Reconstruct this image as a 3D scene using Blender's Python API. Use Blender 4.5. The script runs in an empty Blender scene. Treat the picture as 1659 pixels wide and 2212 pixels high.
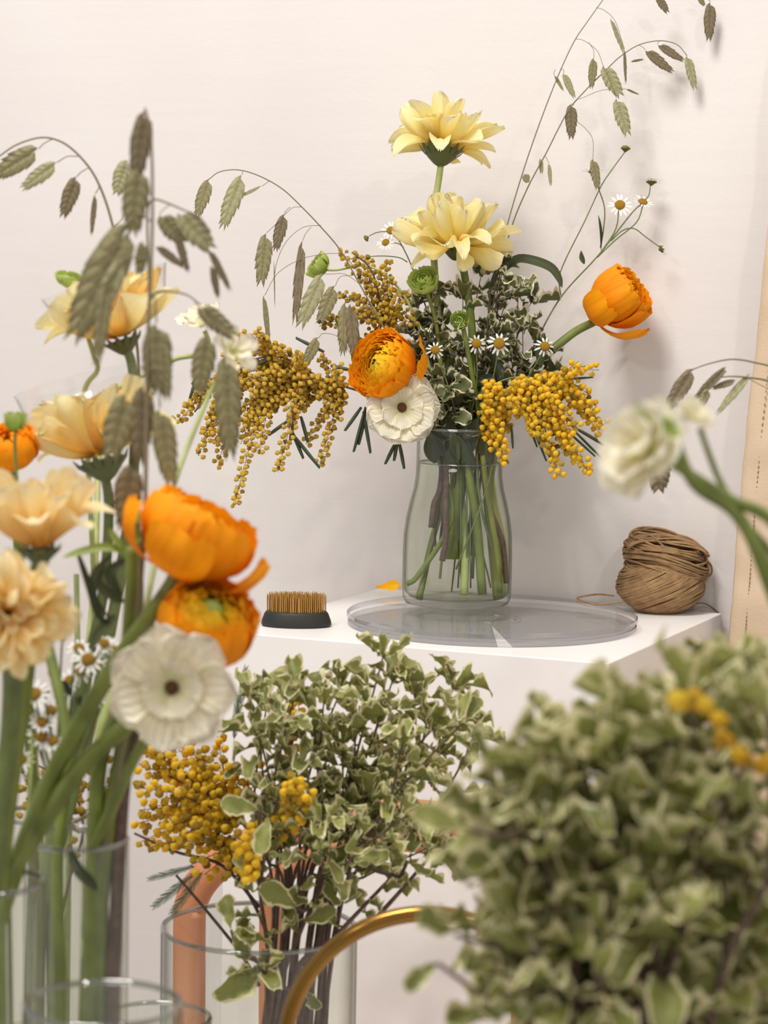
import bpy, bmesh, math, random
from mathutils import Vector, Matrix, noise

# ------------------------------------------------------------------ camera, world, lights, exposure
SC = bpy.context.scene
COL = SC.collection
FPX = 5441.0
CAM = Vector((0, 0, 1.40))
PITCH, ROLL = math.radians(5.7), math.radians(1.0)
FWD = Vector((0, math.cos(PITCH), -math.sin(PITCH)))
R0 = Vector((1, 0, 0)); U0 = R0.cross(FWD)
RGT = R0*math.cos(ROLL)+U0*math.sin(ROLL)
UPV = -R0*math.sin(ROLL)+U0*math.cos(ROLL)
cam = bpy.data.objects.new('camera', bpy.data.cameras.new('camera')); COL.objects.link(cam)
cam.matrix_world = Matrix.Translation(CAM) @ Matrix((RGT, UPV, -FWD)).transposed().to_4x4()
cam.data.sensor_fit = 'VERTICAL'; cam.data.sensor_height = 36; cam.data.lens = FPX/2212*36
cam.data.clip_start = .05; cam.data.clip_end = 50
cam.data.dof.use_dof = True; cam.data.dof.focus_distance = 2.48; cam.data.dof.aperture_fstop = 12
SC.camera = cam

W = bpy.data.worlds.new('world'); SC.world = W; W.use_nodes = True
W.node_tree.nodes['Background'].inputs[0].default_value = (1, .97, .95, 1)
W.node_tree.nodes['Background'].inputs[1].default_value = 0.70

def light(name, kind, loc, target, energy, color, size):
    l = bpy.data.lights.new(name, kind); l.energy = energy; l.color = color
    if kind == 'AREA': l.shape = 'DISK'; l.size = size
    else: l.shadow_soft_size = size
    if kind == 'SPOT': l.spot_size = math.radians(75); l.spot_blend = .6
    o = bpy.data.objects.new(name, l); COL.objects.link(o); o.location = loc
    o.rotation_euler = (Vector(target)-Vector(loc)).to_track_quat('-Z', 'Y').to_euler()
    return o
light('ceiling_lamp', 'AREA', (-.6, 1.3, 3.3), (0.1, 2.5, 1.1), 66, (1, .97, .94), .9)
light('track_lamp', 'SPOT', (1.05, -.3, 2.95), (.15, 2.6, 1.2), 62, (1, .94, .87), .08)
light('track_lamp', 'SPOT', (-1.55, -.1, 2.9), (.15, 2.6, 1.2), 46, (1, .94, .87), .08)
SC.view_settings.view_transform = 'Standard'; SC.view_settings.look = 'None'
SC.view_settings.exposure = -0.34; SC.view_settings.gamma = 1.0
SC.view_settings.use_curve_mapping = False
SC.cycles.max_bounces = 12; SC.cycles.transparent_max_bounces = 24

# ------------------------------------------------------------------ helpers
rnd = random.Random(7)
def P(x, y, d): return CAM + d*(FWD + RGT*((x-829.5)/FPX) + UPV*((1106-y)/FPX))
def on_plane(x, y, z):
    v = P(x, y, 1)-CAM; d = (z-CAM.z)/v.z
    return P(x, y, d), d
def px(n, d): return n*d/FPX
def lin(h):
    h = h.lstrip('#'); c = [int(h[i:i+2], 16)/255 for i in (0, 2, 4)]
    return tuple(x/12.92 if x <= .04045 else ((x+.055)/1.055)**2.4 for x in c)+(1,)

class NT:
    def __init__(s, name):
        s.m = bpy.data.materials.new(name); s.m.use_nodes = True; s.t = s.m.node_tree
        s.n = s.t.nodes; s.b = s.n['Principled BSDF']; s.out = s.n['Material Output']
    def add(s, k, **kw):
        n = s.n.new(k)
        for a, v in kw.items(): setattr(n, a, v)
        return n
    def link(s, a, b): s.t.links.new(a, b)
def ramp(t, stops, fac):
    r = t.add('ShaderNodeValToRGB'); e = r.color_ramp.elements
    while len(e) < len(stops): e.new(.5)
    for q, (p, c) in zip(e, stops): q.position = p; q.color = c if len(c) == 4 else lin(c)
    t.link(fac, r.inputs[0]); return r
def hexramp(t, stops, fac): return ramp(t, [(p, lin(c)) for p, c in stops], fac)
def noise_tex(t, scale, detail=3, coord='Object', rough=.5, vec_scale=None):
    c = t.add('ShaderNodeTexCoord'); n = t.add('ShaderNodeTexNoise')
    n.inputs['Scale'].default_value = scale; n.inputs['Detail'].default_value = detail; n.inputs['Roughness'].default_value = rough
    src = c.outputs[coord]
    if vec_scale:
        mp = t.add('ShaderNodeMapping'); mp.inputs['Scale'].default_value = vec_scale
        t.link(src, mp.inputs[0]); src = mp.outputs[0]
    t.link(src, n.inputs['Vector']); return n
def bump(t, fac, strength, dist):
    b = t.add('ShaderNodeBump'); b.inputs['Strength'].default_value = strength; b.inputs['Distance'].default_value = dist
    t.link(fac, b.inputs['Height']); t.link(b.outputs[0], t.b.inputs['Normal']); return b
def translucent(t, color_out, amt):
    tr = t.add('ShaderNodeBsdfTranslucent'); mx = t.add('ShaderNodeMixShader'); mx.inputs[0].default_value = amt
    if color_out is not None: t.link(color_out, tr.inputs[0])
    t.link(t.b.outputs[0], mx.inputs[1]); t.link(tr.outputs[0], mx.inputs[2]); t.link(mx.outputs[0], t.out.inputs[0]); return tr

def plain(name, h, rough=.6, metal=0, nscale=None, namt=.15, bscale=None, bstr=.3, bdist=.001, h2=None):
    t = NT(name); t.b.inputs['Base Color'].default_value = lin(h)
    t.b.inputs['Roughness'].default_value = rough; t.b.inputs['Metallic'].default_value = metal
    if nscale:
        n = noise_tex(t, nscale)
        r = hexramp(t, [(.3, h), (.7, h2 or h)], n.outputs[0]); t.link(r.outputs[0], t.b.inputs['Base Color'])
    if bscale: bump(t, noise_tex(t, bscale, 4).outputs[0], bstr, bdist)
    return t.m
def petal_mat(name, base, mid, tip, trans=.35, streak=.25, rough=.65):
    """colour along the petal: UV v from base to tip, fine streaks along u"""
    t = NT(name); c = t.add('ShaderNodeTexCoord'); s = t.add('ShaderNodeSeparateXYZ'); t.link(c.outputs['UV'], s.inputs[0])
    r = hexramp(t, [(0, base), (.45, mid), (1, tip)], s.outputs[1])
    mp = t.add('ShaderNodeMapping'); mp.inputs['Scale'].default_value = (14, 1.2, 1); t.link(c.outputs['UV'], mp.inputs[0])
    n = t.add('ShaderNodeTexNoise'); n.inputs['Scale'].default_value = 1.6; t.link(mp.outputs[0], n.inputs['Vector'])
    mx = t.add('ShaderNodeMix', data_type='RGBA', blend_type='MULTIPLY'); mx.inputs[0].default_value = streak
    g = ramp(t, [(.3, (.55, .5, .4, 1)), (.65, (1, 1, 1, 1))], n.outputs[0])
    t.link(r.outputs[0], mx.inputs[6]); t.link(g.outputs[0], mx.inputs[7])
    t.link(mx.outputs[2], t.b.inputs['Base Color']); t.b.inputs['Roughness'].default_value = rough
    t.b.inputs['Specular IOR Level'].default_value = .25
    bump(t, n.outputs[0], .35, .0006)
    translucent(t, mx.outputs[2], trans); return t.m
def glass(name, tint='#f4f6f2', edge='#b9bcb0', refl=.05, rough=0.0, p0=.6):
    """clear glass that lets light through: reflection and absorption grow towards grazing angles"""
    t = NT(name); t.n.remove(t.b)
    lw = t.add('ShaderNodeLayerWeight'); lw.inputs[0].default_value = .5
    r = hexramp(t, [(0, tint), (p0, tint), (1, edge)], lw.outputs['Facing'])
    f = ramp(t, [(0, (refl,)*3+(1,)), (.6, (refl*1.3,)*3+(1,)), (.85, (refl*4,)*3+(1,)), (1, (.75, .75, .75, 1))], lw.outputs['Facing'])
    tr = t.add('ShaderNodeBsdfTransparent'); t.link(r.outputs[0], tr.inputs[0])
    gl = t.add('ShaderNodeBsdfGlossy'); gl.inputs['Roughness'].default_value = rough
    mx = t.add('ShaderNodeMixShader'); t.link(f.outputs[0], mx.inputs[0])
    t.link(tr.outputs[0], mx.inputs[1]); t.link(gl.outputs[0], mx.inputs[2]); t.link(mx.outputs[0], t.out.inputs[0])
    return t.m

# materials -------------------------------------------------
def wall_mat():
    t = NT('white_plaster'); n = noise_tex(t, 3, 4); r = hexramp(t, [(.35, '#dfd8d4'), (.7, '#e6e0dc')], n.outputs[0])
    t.link(r.outputs[0], t.b.inputs['Base Color']); t.b.inputs['Roughness'].default_value = .8
    a = noise_tex(t, 160, 5, rough=.65); b = noise_tex(t, 9, 5, vec_scale=(.5, .5, 6))
    m = t.add('ShaderNodeMath', operation='MULTIPLY_ADD'); m.inputs[1].default_value = 1.6
    t.link(b.outputs[0], m.inputs[0]); t.link(a.outputs[0], m.inputs[2]); bump(t, m.outputs[0], .22, .0012); return t.m
M = {}
M['wall'] = wall_mat()
M['floor'] = plain('floor_concrete', '#b9aea6', .7, nscale=3, h2='#c9c0b8')
M['pedestal'] = plain('white_painted_board', '#f1ede9', .42, nscale=30, h2='#f4f1ee', bscale=260, bstr=.06, bdist=.0004)
M['linen'] = plain('beige_linen', '#dcc6aa', .9, nscale=5, h2='#d2b99b', bscale=420, bstr=.5, bdist=.0008)
M['stitch'] = plain('brown_stitch_thread', '#a58765', .9)
M['brass'] = plain('aged_brass', '#a07a3a', .22, metal=.9, nscale=22, h2='#8a6630')
M['terracotta'] = plain('peach_lacquer', '#cf8b62', .55, nscale=9, h2='#bd7850', bscale=60, bstr=.1)
M['tabletop'] = plain('white_tabletop', '#ddd5ce', .5)
M['twine'] = plain('jute_twine', '#ae8c62', .95, nscale=90, h2='#8c6c4a', bscale=900, bstr=.8, bdist=.0008)
M['twine_dark'] = plain('dark_jute_core', '#6e4d2e', .95, bscale=400, bstr=.8, bdist=.001)
M['thread'] = plain('dark_cord', '#4a3a30', .8)
M['black_rubber'] = plain('black_rubber', '#25241f', .55, bscale=200, bstr=.2)
M['pin'] = plain('brass_pin', '#c79a52', .35, metal=.55)
M['acrylic'] = glass('clear_acrylic', '#fefefe', '#f4f4f7', .03, .03, .97)
M['acrylic_rim'] = glass('polished_acrylic_rim', '#ececf2', '#b9b9c4', .15, .1, .6)
M['glass'] = glass('clear_vase_glass', '#fdfefc', '#a9ada2', .035, 0, .62)
M['glass_rim'] = glass('rounded_glass_rim', '#d8dad4', '#8d9088', .22, .05, .3)
M['water'] = glass('vase_water', '#fbfcf8', '#e3e6d6', .02)
M['film'] = glass('clear_plastic_film', '#fefefe', '#ebe9ea', .03, .1, .8)

M['gerb'] = petal_mat('gerbera_petal_pale_yellow', '#f0cc50', '#fdee9e', '#fff8cc', .42, .14)
M['gerb_peach'] = petal_mat('gerbera_petal_warm_yellow', '#eeb648', '#fbdd90', '#fdf1c8', .42, .16)
M['gerb_gold'] = petal_mat('gerbera_petal_golden', '#d8941c', '#f2bc48', '#fae098', .45, .25)
M['ran_out'] = petal_mat('ranunculus_petal_orange', '#f08a00', '#ffa206', '#ffae10', .35, .3)
M['ran_mid'] = petal_mat('ranunculus_petal_amber', '#f29c00', '#ffb810', '#ffc624', .35, .3)
M['ran_in'] = petal_mat('ranunculus_petal_yellow', '#c8b818', '#ecca20', '#ffd028', .3, .3)
M['ran_core'] = petal_mat('ranunculus_petal_green_core', '#6f8f20', '#98a824', '#c8b828', .25, .2)
M['white'] = petal_mat('white_petal', '#dedc8c', '#fbf4d8', '#fffaea', .4, .12)
M['greenpetal'] = petal_mat('green_bud_petal', '#7f9c30', '#a4bc48', '#c8d67c', .3, .3)
M['daisy_white'] = petal_mat('daisy_ray_white', '#f4f2e8', '#fbfaf5', '#fdfcf8', .25, .05)
M['daisy_eye'] = plain('daisy_centre_yellow', '#d9a81c', .8, nscale=900, h2='#b5851a', bscale=2500, bstr=1, bdist=.0008)
M['daisy_green'] = plain('daisy_centre_olive', '#6f7028', .8, nscale=900, h2='#8f8230')
M['brown_eye'] = plain('brown_flower_centre', '#5a3514', .8, nscale=900, h2='#7d4f1c', bscale=2200, bstr=1, bdist=.0006)
M['stem'] = plain('green_stem', '#5c6724', .5, nscale=40, h2='#7c883a')
M['stem_dark'] = plain('dark_green_stem', '#586430', .5, nscale=60, h2='#6c7840')
M['stem_pale'] = plain('pale_green_stem', '#98a35a', .5, nscale=60, h2='#b2b878')
M['calyx'] = plain('dark_green_calyx', '#444c2c', .6, nscale=200, h2='#646c3c')
M['twig'] = plain('dark_brown_twig', '#4a3830', .7, nscale=150, h2='#6b5448', bscale=500, bstr=.4)
M['oat_stem'] = plain('straw_brown_stem', '#7d7156', .6)
M['needle'] = plain('dark_needle_leaf', '#3d4a34', .6, nscale=300, h2='#55654a')
M['feather'] = plain('grey_green_feathery_leaf', '#6f8068', .7, nscale=300, h2='#56664e')
M['orange_scrap'] = plain('fallen_orange_petal', '#f7a10e', .6)

def leaf_mat(name, g1, g2, cream, edge0, trans=.25):
    t = NT(name); c = t.add('ShaderNodeTexCoord'); s = t.add('ShaderNodeSeparateXYZ'); t.link(c.outputs['UV'], s.inputs[0])
    a = t.add('ShaderNodeMath', operation='MULTIPLY_ADD'); a.inputs[1].default_value = 2; a.inputs[2].default_value = -1; t.link(s.outputs[0], a.inputs[0])
    ab = t.add('ShaderNodeMath', operation='ABSOLUTE'); t.link(a.outputs[0], ab.inputs[0])
    v = t.add('ShaderNodeMath', operation='POWER'); v.inputs[1].default_value = 7; t.link(s.outputs[1], v.inputs[0])
    mxx = t.add('ShaderNodeMath', operation='MAXIMUM'); t.link(ab.outputs[0], mxx.inputs[0]); t.link(v.outputs[0], mxx.inputs[1])
    oi = t.add('ShaderNodeObjectInfo'); n = t.add('ShaderNodeTexNoise'); n.noise_dimensions = '4D'; n.inputs['Scale'].default_value = 3.5
    mw = t.add('ShaderNodeMath', operation='MULTIPLY'); mw.inputs[1].default_value = 40; t.link(oi.outputs['Random'], mw.inputs[0])
    t.link(c.outputs['UV'], n.inputs['Vector']); t.link(mw.outputs[0], n.inputs['W'])
    ad = t.add('ShaderNodeMath', operation='MULTIPLY_ADD'); ad.inputs[1].default_value = .7; t.link(n.outputs[0], ad.inputs[0])
    sb = t.add('ShaderNodeMath', operation='SUBTRACT'); sb.inputs[1].default_value = .35; t.link(ad.outputs[0], sb.inputs[0]); t.link(mxx.outputs[0], ad.inputs[2])
    gm = hexramp(t, [(0, g1), (1, g2)], oi.outputs['Random'])
    r = t.add('ShaderNodeMix', data_type='RGBA'); st = t.add('ShaderNodeMapRange'); st.inputs[1].default_value = edge0; st.inputs[2].default_value = edge0+.09
    t.link(sb.outputs[0], st.inputs[0]); t.link(st.outputs[0], r.inputs[0]); t.link(gm.outputs[0], r.inputs[6]); r.inputs[7].default_value = lin(cream)
    t.link(r.outputs[2], t.b.inputs['Base Color']); t.b.inputs['Roughness'].default_value = .42
    t.b.inputs['Specular IOR Level'].default_value = .4
    bump(t, n.outputs[0], .3, .001); translucent(t, r.outputs[2], trans); return t.m
M['pitt'] = leaf_mat('variegated_leaf', '#6d7138', '#9ea25c', '#dcd4a4', .72)
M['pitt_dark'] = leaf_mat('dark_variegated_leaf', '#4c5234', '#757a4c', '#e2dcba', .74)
M['leaf_dark'] = leaf_mat('dark_green_leaf', '#363e28', '#4f5636', '#4f5636', .9)
M['leaf_green'] = leaf_mat('fresh_green_leaf', '#6f8030', '#8c9a44', '#8c9a44', .9)
def oat_mat(name, a, b):
    t = NT(name); c = t.add('ShaderNodeTexCoord'); s = t.add('ShaderNodeSeparateXYZ'); t.link(c.outputs['UV'], s.inputs[0])
    r = hexramp(t, [(0, a), (.6, b), (1, a)], s.outputs[1]); t.link(r.outputs[0], t.b.inputs['Base Color'])
    t.b.inputs['Roughness'].default_value = .6; translucent(t, r.outputs[0], .25); return t.m
M['oat'] = oat_mat('oat_scale_olive', '#766d4a', '#a49c70')
M['oat_brown'] = oat_mat('oat_scale_brown', '#66583f', '#918262')
M['oat_pale'] = oat_mat('oat_scale_pale', '#8a8660', '#bdb88c')

# mesh building ---------------------------------------------
def mesh_from(name, verts, faces, mat, uvs=None, smooth=True):
    me = bpy.data.meshes.new(name); me.from_pydata([tuple(v) for v in verts], [], faces)
    mats = mat if isinstance(mat, (list, tuple)) else [mat]
    for m in mats: me.materials.append(m)
    if uvs:
        ul = me.uv_layers.new(name='UVMap')
        data = [0.0]*(2*len(me.loops))
        for i, l in enumerate(me.loops):
            data[2*i], data[2*i+1] = uvs[l.vertex_index]
        ul.data.foreach_set('uv', data)
    if smooth: me.polygons.foreach_set('use_smooth', [True]*len(me.polygons))
    me.update(); return me
class MB:
    def __init__(s): s.v = []; s.f = []; s.uv = []
    def add(s, verts, faces, uvs=None):
        o = len(s.v); s.v += [Vector(v) for v in verts]; s.f += [tuple(i+o for i in f) for f in faces]
        s.uv += uvs if uvs else [(0, 0)]*len(verts)
    def tube(s, pts, rad, n=7, cap=True, close=False):
        pts = [Vector(p) for p in pts]; m = len(pts)
        if m < 2: return
        rf = rad if callable(rad) else (lambda t: rad)
        tan0 = (pts[1]-pts[0]).normalized()
        nrm = tan0.orthogonal().normalized(); vs = []; uv = []
        for i, p in enumerate(pts):
            if close: t = (pts[(i+1) % m]-pts[i-1])
            else: t = pts[min(i+1, m-1)]-pts[max(i-1, 0)]
            t = t.normalized() if t.length > 1e-9 else tan0
            nrm = (nrm-t*nrm.dot(t)); nrm = nrm.normalized() if nrm.length > 1e-6 else t.orthogonal().normalized()
            b = t.cross(nrm); r = rf(i/(m-1))
            for k in range(n):
                a = 2*math.pi*k/n; vs.append(p+nrm*(r*math.cos(a))+b*(r*math.sin(a))); uv.append((k/n, i/(m-1)))
        fs = []
        for i in range(m if close else m-1):
            j = (i+1) % m
            for k in range(n):
                k2 = (k+1) % n; fs.append((i*n+k, i*n+k2, j*n+k2, j*n+k))
        if cap and not close:
            fs.append(tuple(range(n-1, -1, -1))); fs.append(tuple((m-1)*n+k for k in range(n)))
        s.add(vs, fs, uv)
    def box(s, c, e, mtx=None):
        vs = [Vector((c[0]+sx*e[0], c[1]+sy*e[1], c[2]+sz*e[2])) for sx in (-1, 1) for sy in (-1, 1) for sz in (-1, 1)]
        if mtx: vs = [mtx @ v for v in vs]
        s.add(vs, [(0, 1, 3, 2), (4, 6, 7, 5), (0, 4, 5, 1), (2, 3, 7, 6), (0, 2, 6, 4), (1, 5, 7, 3)])
    def lathe(s, prof, n=48, off=(0, 0, 0), sx=1, sy=1, closed=False):
        m = len(prof); vs = []; uv = []
        for i, (r, z) in enumerate(prof):
            for k in range(n):
                a = 2*math.pi*k/n; vs.append((off[0]+r*sx*math.cos(a), off[1]+r*sy*math.sin(a), off[2]+z)); uv.append((k/n, i/max(1, m-1)))
        fs = []
        for i in range(m if closed else m-1):
            j = (i+1) % m
            for k in range(n):
                k2 = (k+1) % n; fs.append((i*n+k, i*n+k2, j*n+k2, j*n+k))
        s.add(vs, fs, uv)
    def mesh(s, name, mat, smooth=True): return mesh_from(name, s.v, s.f, mat, s.uv, smooth)
def spline(pts, n=6):
    """Catmull-Rom through points"""
    pts = [Vector(p) for p in pts]
    if len(pts) < 3:
        return [pts[0].lerp(pts[-1], i/n) for i in range(n+1)]
    q = [pts[0]*2-pts[1]]+pts+[pts[-1]*2-pts[-2]]; out = []
    for i in range(1, len(q)-2):
        a, b, c, d = q[i-1:i+3]
        for k in range(n):
            t = k/n
            out.append(.5*((2*b)+(c-a)*t+(2*a-5*b+4*c-d)*t*t+(3*b-a-3*c+d)*t**3))
    out.append(pts[-1]); return out
def path(pp, dd=None, n=6):
    """pixel polyline [(x,y,d)...] to a smooth world polyline"""
    return spline([P(p[0], p[1], p[2] if len(p) > 2 else dd) for p in pp], n)
def at(line, t):
    f = t*(len(line)-1); i = min(int(f), len(line)-2); return line[i].lerp(line[i+1], f-i)
def tang(line, t):
    e = .03; return (at(line, min(1, t+e))-at(line, max(0, t-e))).normalized()

def new(name, data): o = bpy.data.objects.new(name, data); COL.objects.link(o); return o
class Thing:
    def __init__(s, name, label, cat, base, group=None):
        s.o = new(name, None); s.o.empty_display_size = .02; s.base = Vector(base); s.o.location = s.base
        s.o['label'] = label; s.o['category'] = cat
        if group: s.o['group'] = group
    def part(s, name, me, mw=None, parent=None, label=None, stuff=False):
        o = new(name, me); o.parent = parent or s.o
        base = Matrix.Translation(-s.base)
        m = base @ (mw if mw is not None else Matrix())
        if parent is not None: m = (Matrix.Translation(s.base) @ parent.matrix_basis).inverted() @ (mw if mw is not None else Matrix())
        o.matrix_basis = m
        if label: o['label'] = label
        if stuff: o['kind'] = 'stuff'
        return o
def single(name, me, label, cat, group=None, mw=None):
    o = new(name, me)
    if mw is not None: o.matrix_world = mw
    o['label'] = label; o['category'] = cat
    if group: o['group'] = group
    return o
def structure(name, me): o = new(name, me); o['kind'] = 'structure'; return o
def frame_z(loc, z, xh=None, s=1.0):
    z = Vector(z).normalized(); x = Vector(xh) if xh else Vector((1, .13, .21))
    y = z.cross(x)
    if y.length < 1e-4: y = z.orthogonal()
    y.normalize(); x = y.cross(z)
    sc = s if isinstance(s, (tuple, list)) else (s, s, s)
    return Matrix.Translation(loc) @ Matrix((x, y, z)).transposed().to_4x4() @ Matrix.Diagonal((*sc, 1))
def frame_y(loc, ydir, nrm, sx, sy, sz=None):
    y = Vector(ydir).normalized(); x = y.cross(Vector(nrm))
    if x.length < 1e-4: x = y.orthogonal()
    x.normalize(); z = x.cross(y)
    return Matrix.Translation(loc) @ Matrix((x, y, z)).transposed().to_4x4() @ Matrix.Diagonal((sx, sy, sz or (sx+sy)/2, 1))
RX = lambda a: Matrix.Rotation(a, 4, 'X')
RY = lambda a: Matrix.Rotation(a, 4, 'Y')
RZ = lambda a: Matrix.Rotation(a, 4, 'Z')
TR = lambda x, y, z: Matrix.Translation((x, y, z))
SCL = lambda x, y, z: Matrix.Diagonal((x, y, z, 1))

# shared sheet mesh: length 1 along +Y, width 1 across X (scaled on placement), upper side +Z
def sheet(name, mat, prof, curl=.6, cup=.2, ripple=.03, rk=3, nu=4, nv=8, seed=0, twist=0, edge_wave=0, curl_tip=0, W=1.0, fold=0):
    r = random.Random(seed); ph = r.uniform(0, 6); vs = []; uv = []
    y = z = 0.0; a = -curl*.35
    prev = 0
    for i in range(nv+1):
        v = i/nv
        if i: a2 = -curl*.35+curl*v+curl_tip*max(0, v-.65)/.35*1.0; y += math.cos(a2)/nv; z += math.sin(a2)/nv
        w = prof(v)
        for j in range(-nu, nu+1):
            u = j/nu; x = u*w*.5*W
            zz = z+cup*(x*x)*4/W/W*.5+ripple*math.sin(u*rk*math.pi+ph)*v+fold*abs(x)
            zz += edge_wave*abs(u)**2*math.sin(v*13+ph+(1.5 if u > 0 else 0))
            yy = y+.05*edge_wave*math.sin(v*9+u*3)-.02*abs(u)
            tw = twist*v; x2 = x*math.cos(tw)-(zz-z)*math.sin(tw); z2 = z+x*math.sin(tw)+(zz-z)*math.cos(tw)
            vs.append((x2, yy, z2)); uv.append(((u+1)/2, v))
    n = 2*nu+1
    fs = [(i*n+j, i*n+j+1, (i+1)*n+j+1, (i+1)*n+j) for i in range(nv) for j in range(n-1)]
    return mesh_from(name, vs, fs, mat, uv)
def p_gerb(v): return max(.10, (min(1, (v+.04)/.6)**.75)*math.sqrt(max(0, 1-(max(0, v-.72)/.29)**2.4)))+.10*(1-v)
def p_broad(v): return max(.06, (min(1, v/.75)**.8)*math.sqrt(max(0, 1-(max(0, v-.72)/.29)**2)))
def p_leaf(v): return max(.05, .07*(v < .1)+min(1, max(0, v-.06)/.5)**.85*math.sqrt(max(0, 1-(max(0, v-.68)/.34)**2.3)))*(1+.06*math.sin(v*27))
def p_lance(v): return max(.03, math.sin(math.pi*min(1, v*.97+.03))**.8)
def p_ray(v): return max(.15, min(1, v/.2)*math.sqrt(max(0, 1-(max(0, v-.7)/.33)**2)))

GERB = {k: [sheet('gerbera_petal_%s' % k, M[k], p_gerb, curl=c, cup=cp*.33, ripple=.035, rk=2.5, nu=3, nv=9, seed=i, twist=tw, curl_tip=ct)
            for i, (c, cp, tw, ct) in enumerate([(.5, .9, 0, 0), (.9, 1.2, .25, -.5), (-.3, .8, -.2, 0), (.2, 1.3, .4, .9), (-.9, .7, .1, -.4), (1.2, 1.0, -.35, 0)])]
        for k in ('gerb', 'gerb_peach', 'gerb_gold')}
WHITE = [sheet('white_petal', M['white'], p_broad, curl=c, cup=.25, ripple=.045, rk=k*1.8, nu=8, nv=8, seed=i, edge_wave=.05) for i, (c, k) in enumerate([(.35, 3), (.15, 4), (.5, 3.5), (-.1, 3)])]
LEAF = {k: [sheet(k+'_leaf', M[k], p_leaf, curl=c, cup=cp, ripple=.02, rk=2, nu=2, nv=11, seed=i, twist=tw, edge_wave=.16)
            for i, (c, cp, tw) in enumerate([(-.5, .5, 0), (.3, .7, .2), (-1.0, .4, -.3), (-.2, .9, .5), (.7, .4, -.2), (-1.4, .6, .2)])]
        for k in ('pitt', 'pitt_dark')}
LANCE = {k: [sheet(k+'_lance', M[k], p_lance, curl=c, cup=.4, ripple=.01, nu=2, nv=9, seed=i, twist=tw) for i, (c, tw) in enumerate([(-1.1, .2), (-.4, .5), (.5, -.4)])]
         for k in ('leaf_dark', 'leaf_green')}

def ran_petal(name, mat, s, th_max, half, seed, flare=0.0):
    """petal as a patch of a bowl of radius s opening towards +Z"""
    r = random.Random(seed); ph = r.uniform(0, 6); nu, nv = 6, 8; vs = []; uv = []
    for i in range(nv+1):
        v = i/nv; th = .15+(th_max-.15)*v
        for j in range(-nu, nu+1):
            u = j/nu; wv = math.sin(min(1, v*1.25+.15)*math.pi/2)
            az = u*half*wv; edge = max(0, v-.8)/.2
            tt = th-.10*abs(u)**3*v-edge*(.05*math.sin(u*6+ph)+.045*math.sin(u*15+2*ph))
            rr = s*(1+.03*math.sin(u*5+ph)*v+(flare+.03*math.sin(u*11+ph))*edge+.02*math.sin(v*6+ph)+.01*r.uniform(-1, 1)*v)
            vs.append((rr*math.sin(tt)*math.sin(az), rr*math.sin(tt)*math.cos(az), -rr*math.cos(tt))); uv.append(((u+1)/2, v))
    n = 2*nu+1
    return mesh_from(name, vs, [(i*n+j, i*n+j+1, (i+1)*n+j+1, (i+1)*n+j) for i in range(nv) for j in range(n-1)], mat, uv)
def ran_layers(mats, h=.45, ss=(.16, .26, .36, .46, .55, .64, .73, .82, .90, .97, 1.03)):
    out = []
    for i, s in enumerate(ss):
        c = max(-.98, min(.2, -h/s)) if s > h else -.93
        th = math.acos(c) if s > h else 2.65
        k = i/(len(ss)-1); mat = mats[min(len(mats)-1, int(k*len(mats)))]
        out.append([ran_petal('ranunculus_petal', M[mat], s, th+q, .75 if s < .5 else .62, i*7+int(q*100), .02+.05*k) for q in (-.06, .05)])
    return out
RAN = {'orange': ran_layers(['ran_core', 'ran_in', 'ran_mid', 'ran_out', 'ran_out']),
       'amber': ran_layers(['ran_in', 'ran_in', 'ran_in', 'ran_in', 'ran_mid', 'ran_mid', 'ran_mid', 'ran_out'], h=.42, ss=(.2, .28, .36, .43, .5, .56, .62, .68, .74, .8, .86, .92, .98, 1.03)),
       'button': ran_layers(['ran_core', 'ran_core', 'ran_in', 'ran_in', 'ran_mid', 'ran_mid', 'ran_out'], h=.66, ss=(.2, .35, .5, .6, .69, .73, .78, .83, .88, .93, .98, 1.03)),
       'closed': ran_layers(['ran_mid', 'ran_mid', 'ran_out', 'ran_out'], h=.62),
       'green': ran_layers(['greenpetal'], h=.3, ss=(.2, .4, .6, .8, 1.0)),
       'whiteball': ran_layers(['greenpetal', 'white', 'white', 'white'], h=.25, ss=(.25, .4, .55, .7, .85, 1.0))}
def ranunculus_head(T, c, axis, R, kind, flat=.8, xh=None, loose=()):
    mh = frame_z(c, axis, xh, (R, R, R*flat)); lay = RAN[kind]
    for i, var in enumerate(lay):
        n = 4 if i < 3 else 5
        for k in range(n):
            T.part('petal', rnd.choice(var), mh @ RZ(2*math.pi*k/n+i*1.1+rnd.uniform(-.15, .15)) @ RX(rnd.uniform(-.04, .04)) @ SCL(1, 1, 1+rnd.uniform(-.04, .05)))
    if kind in ('amber', 'button', 'orange'):
        T.part('flower_centre', EYE_YG, mh @ TR(0, 0, .50 if kind == 'button' else .14) @ SCL(.26, .26, .2))
    for az, el, L in loose:     # loose outer petals: bowl patches hinged at the base
        T.part('petal', lay[-1][0], mh @ RZ(az) @ TR(0, 0, -1) @ RX(-el) @ TR(0, 0, 1) @ SCL(L, L, L))

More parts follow.
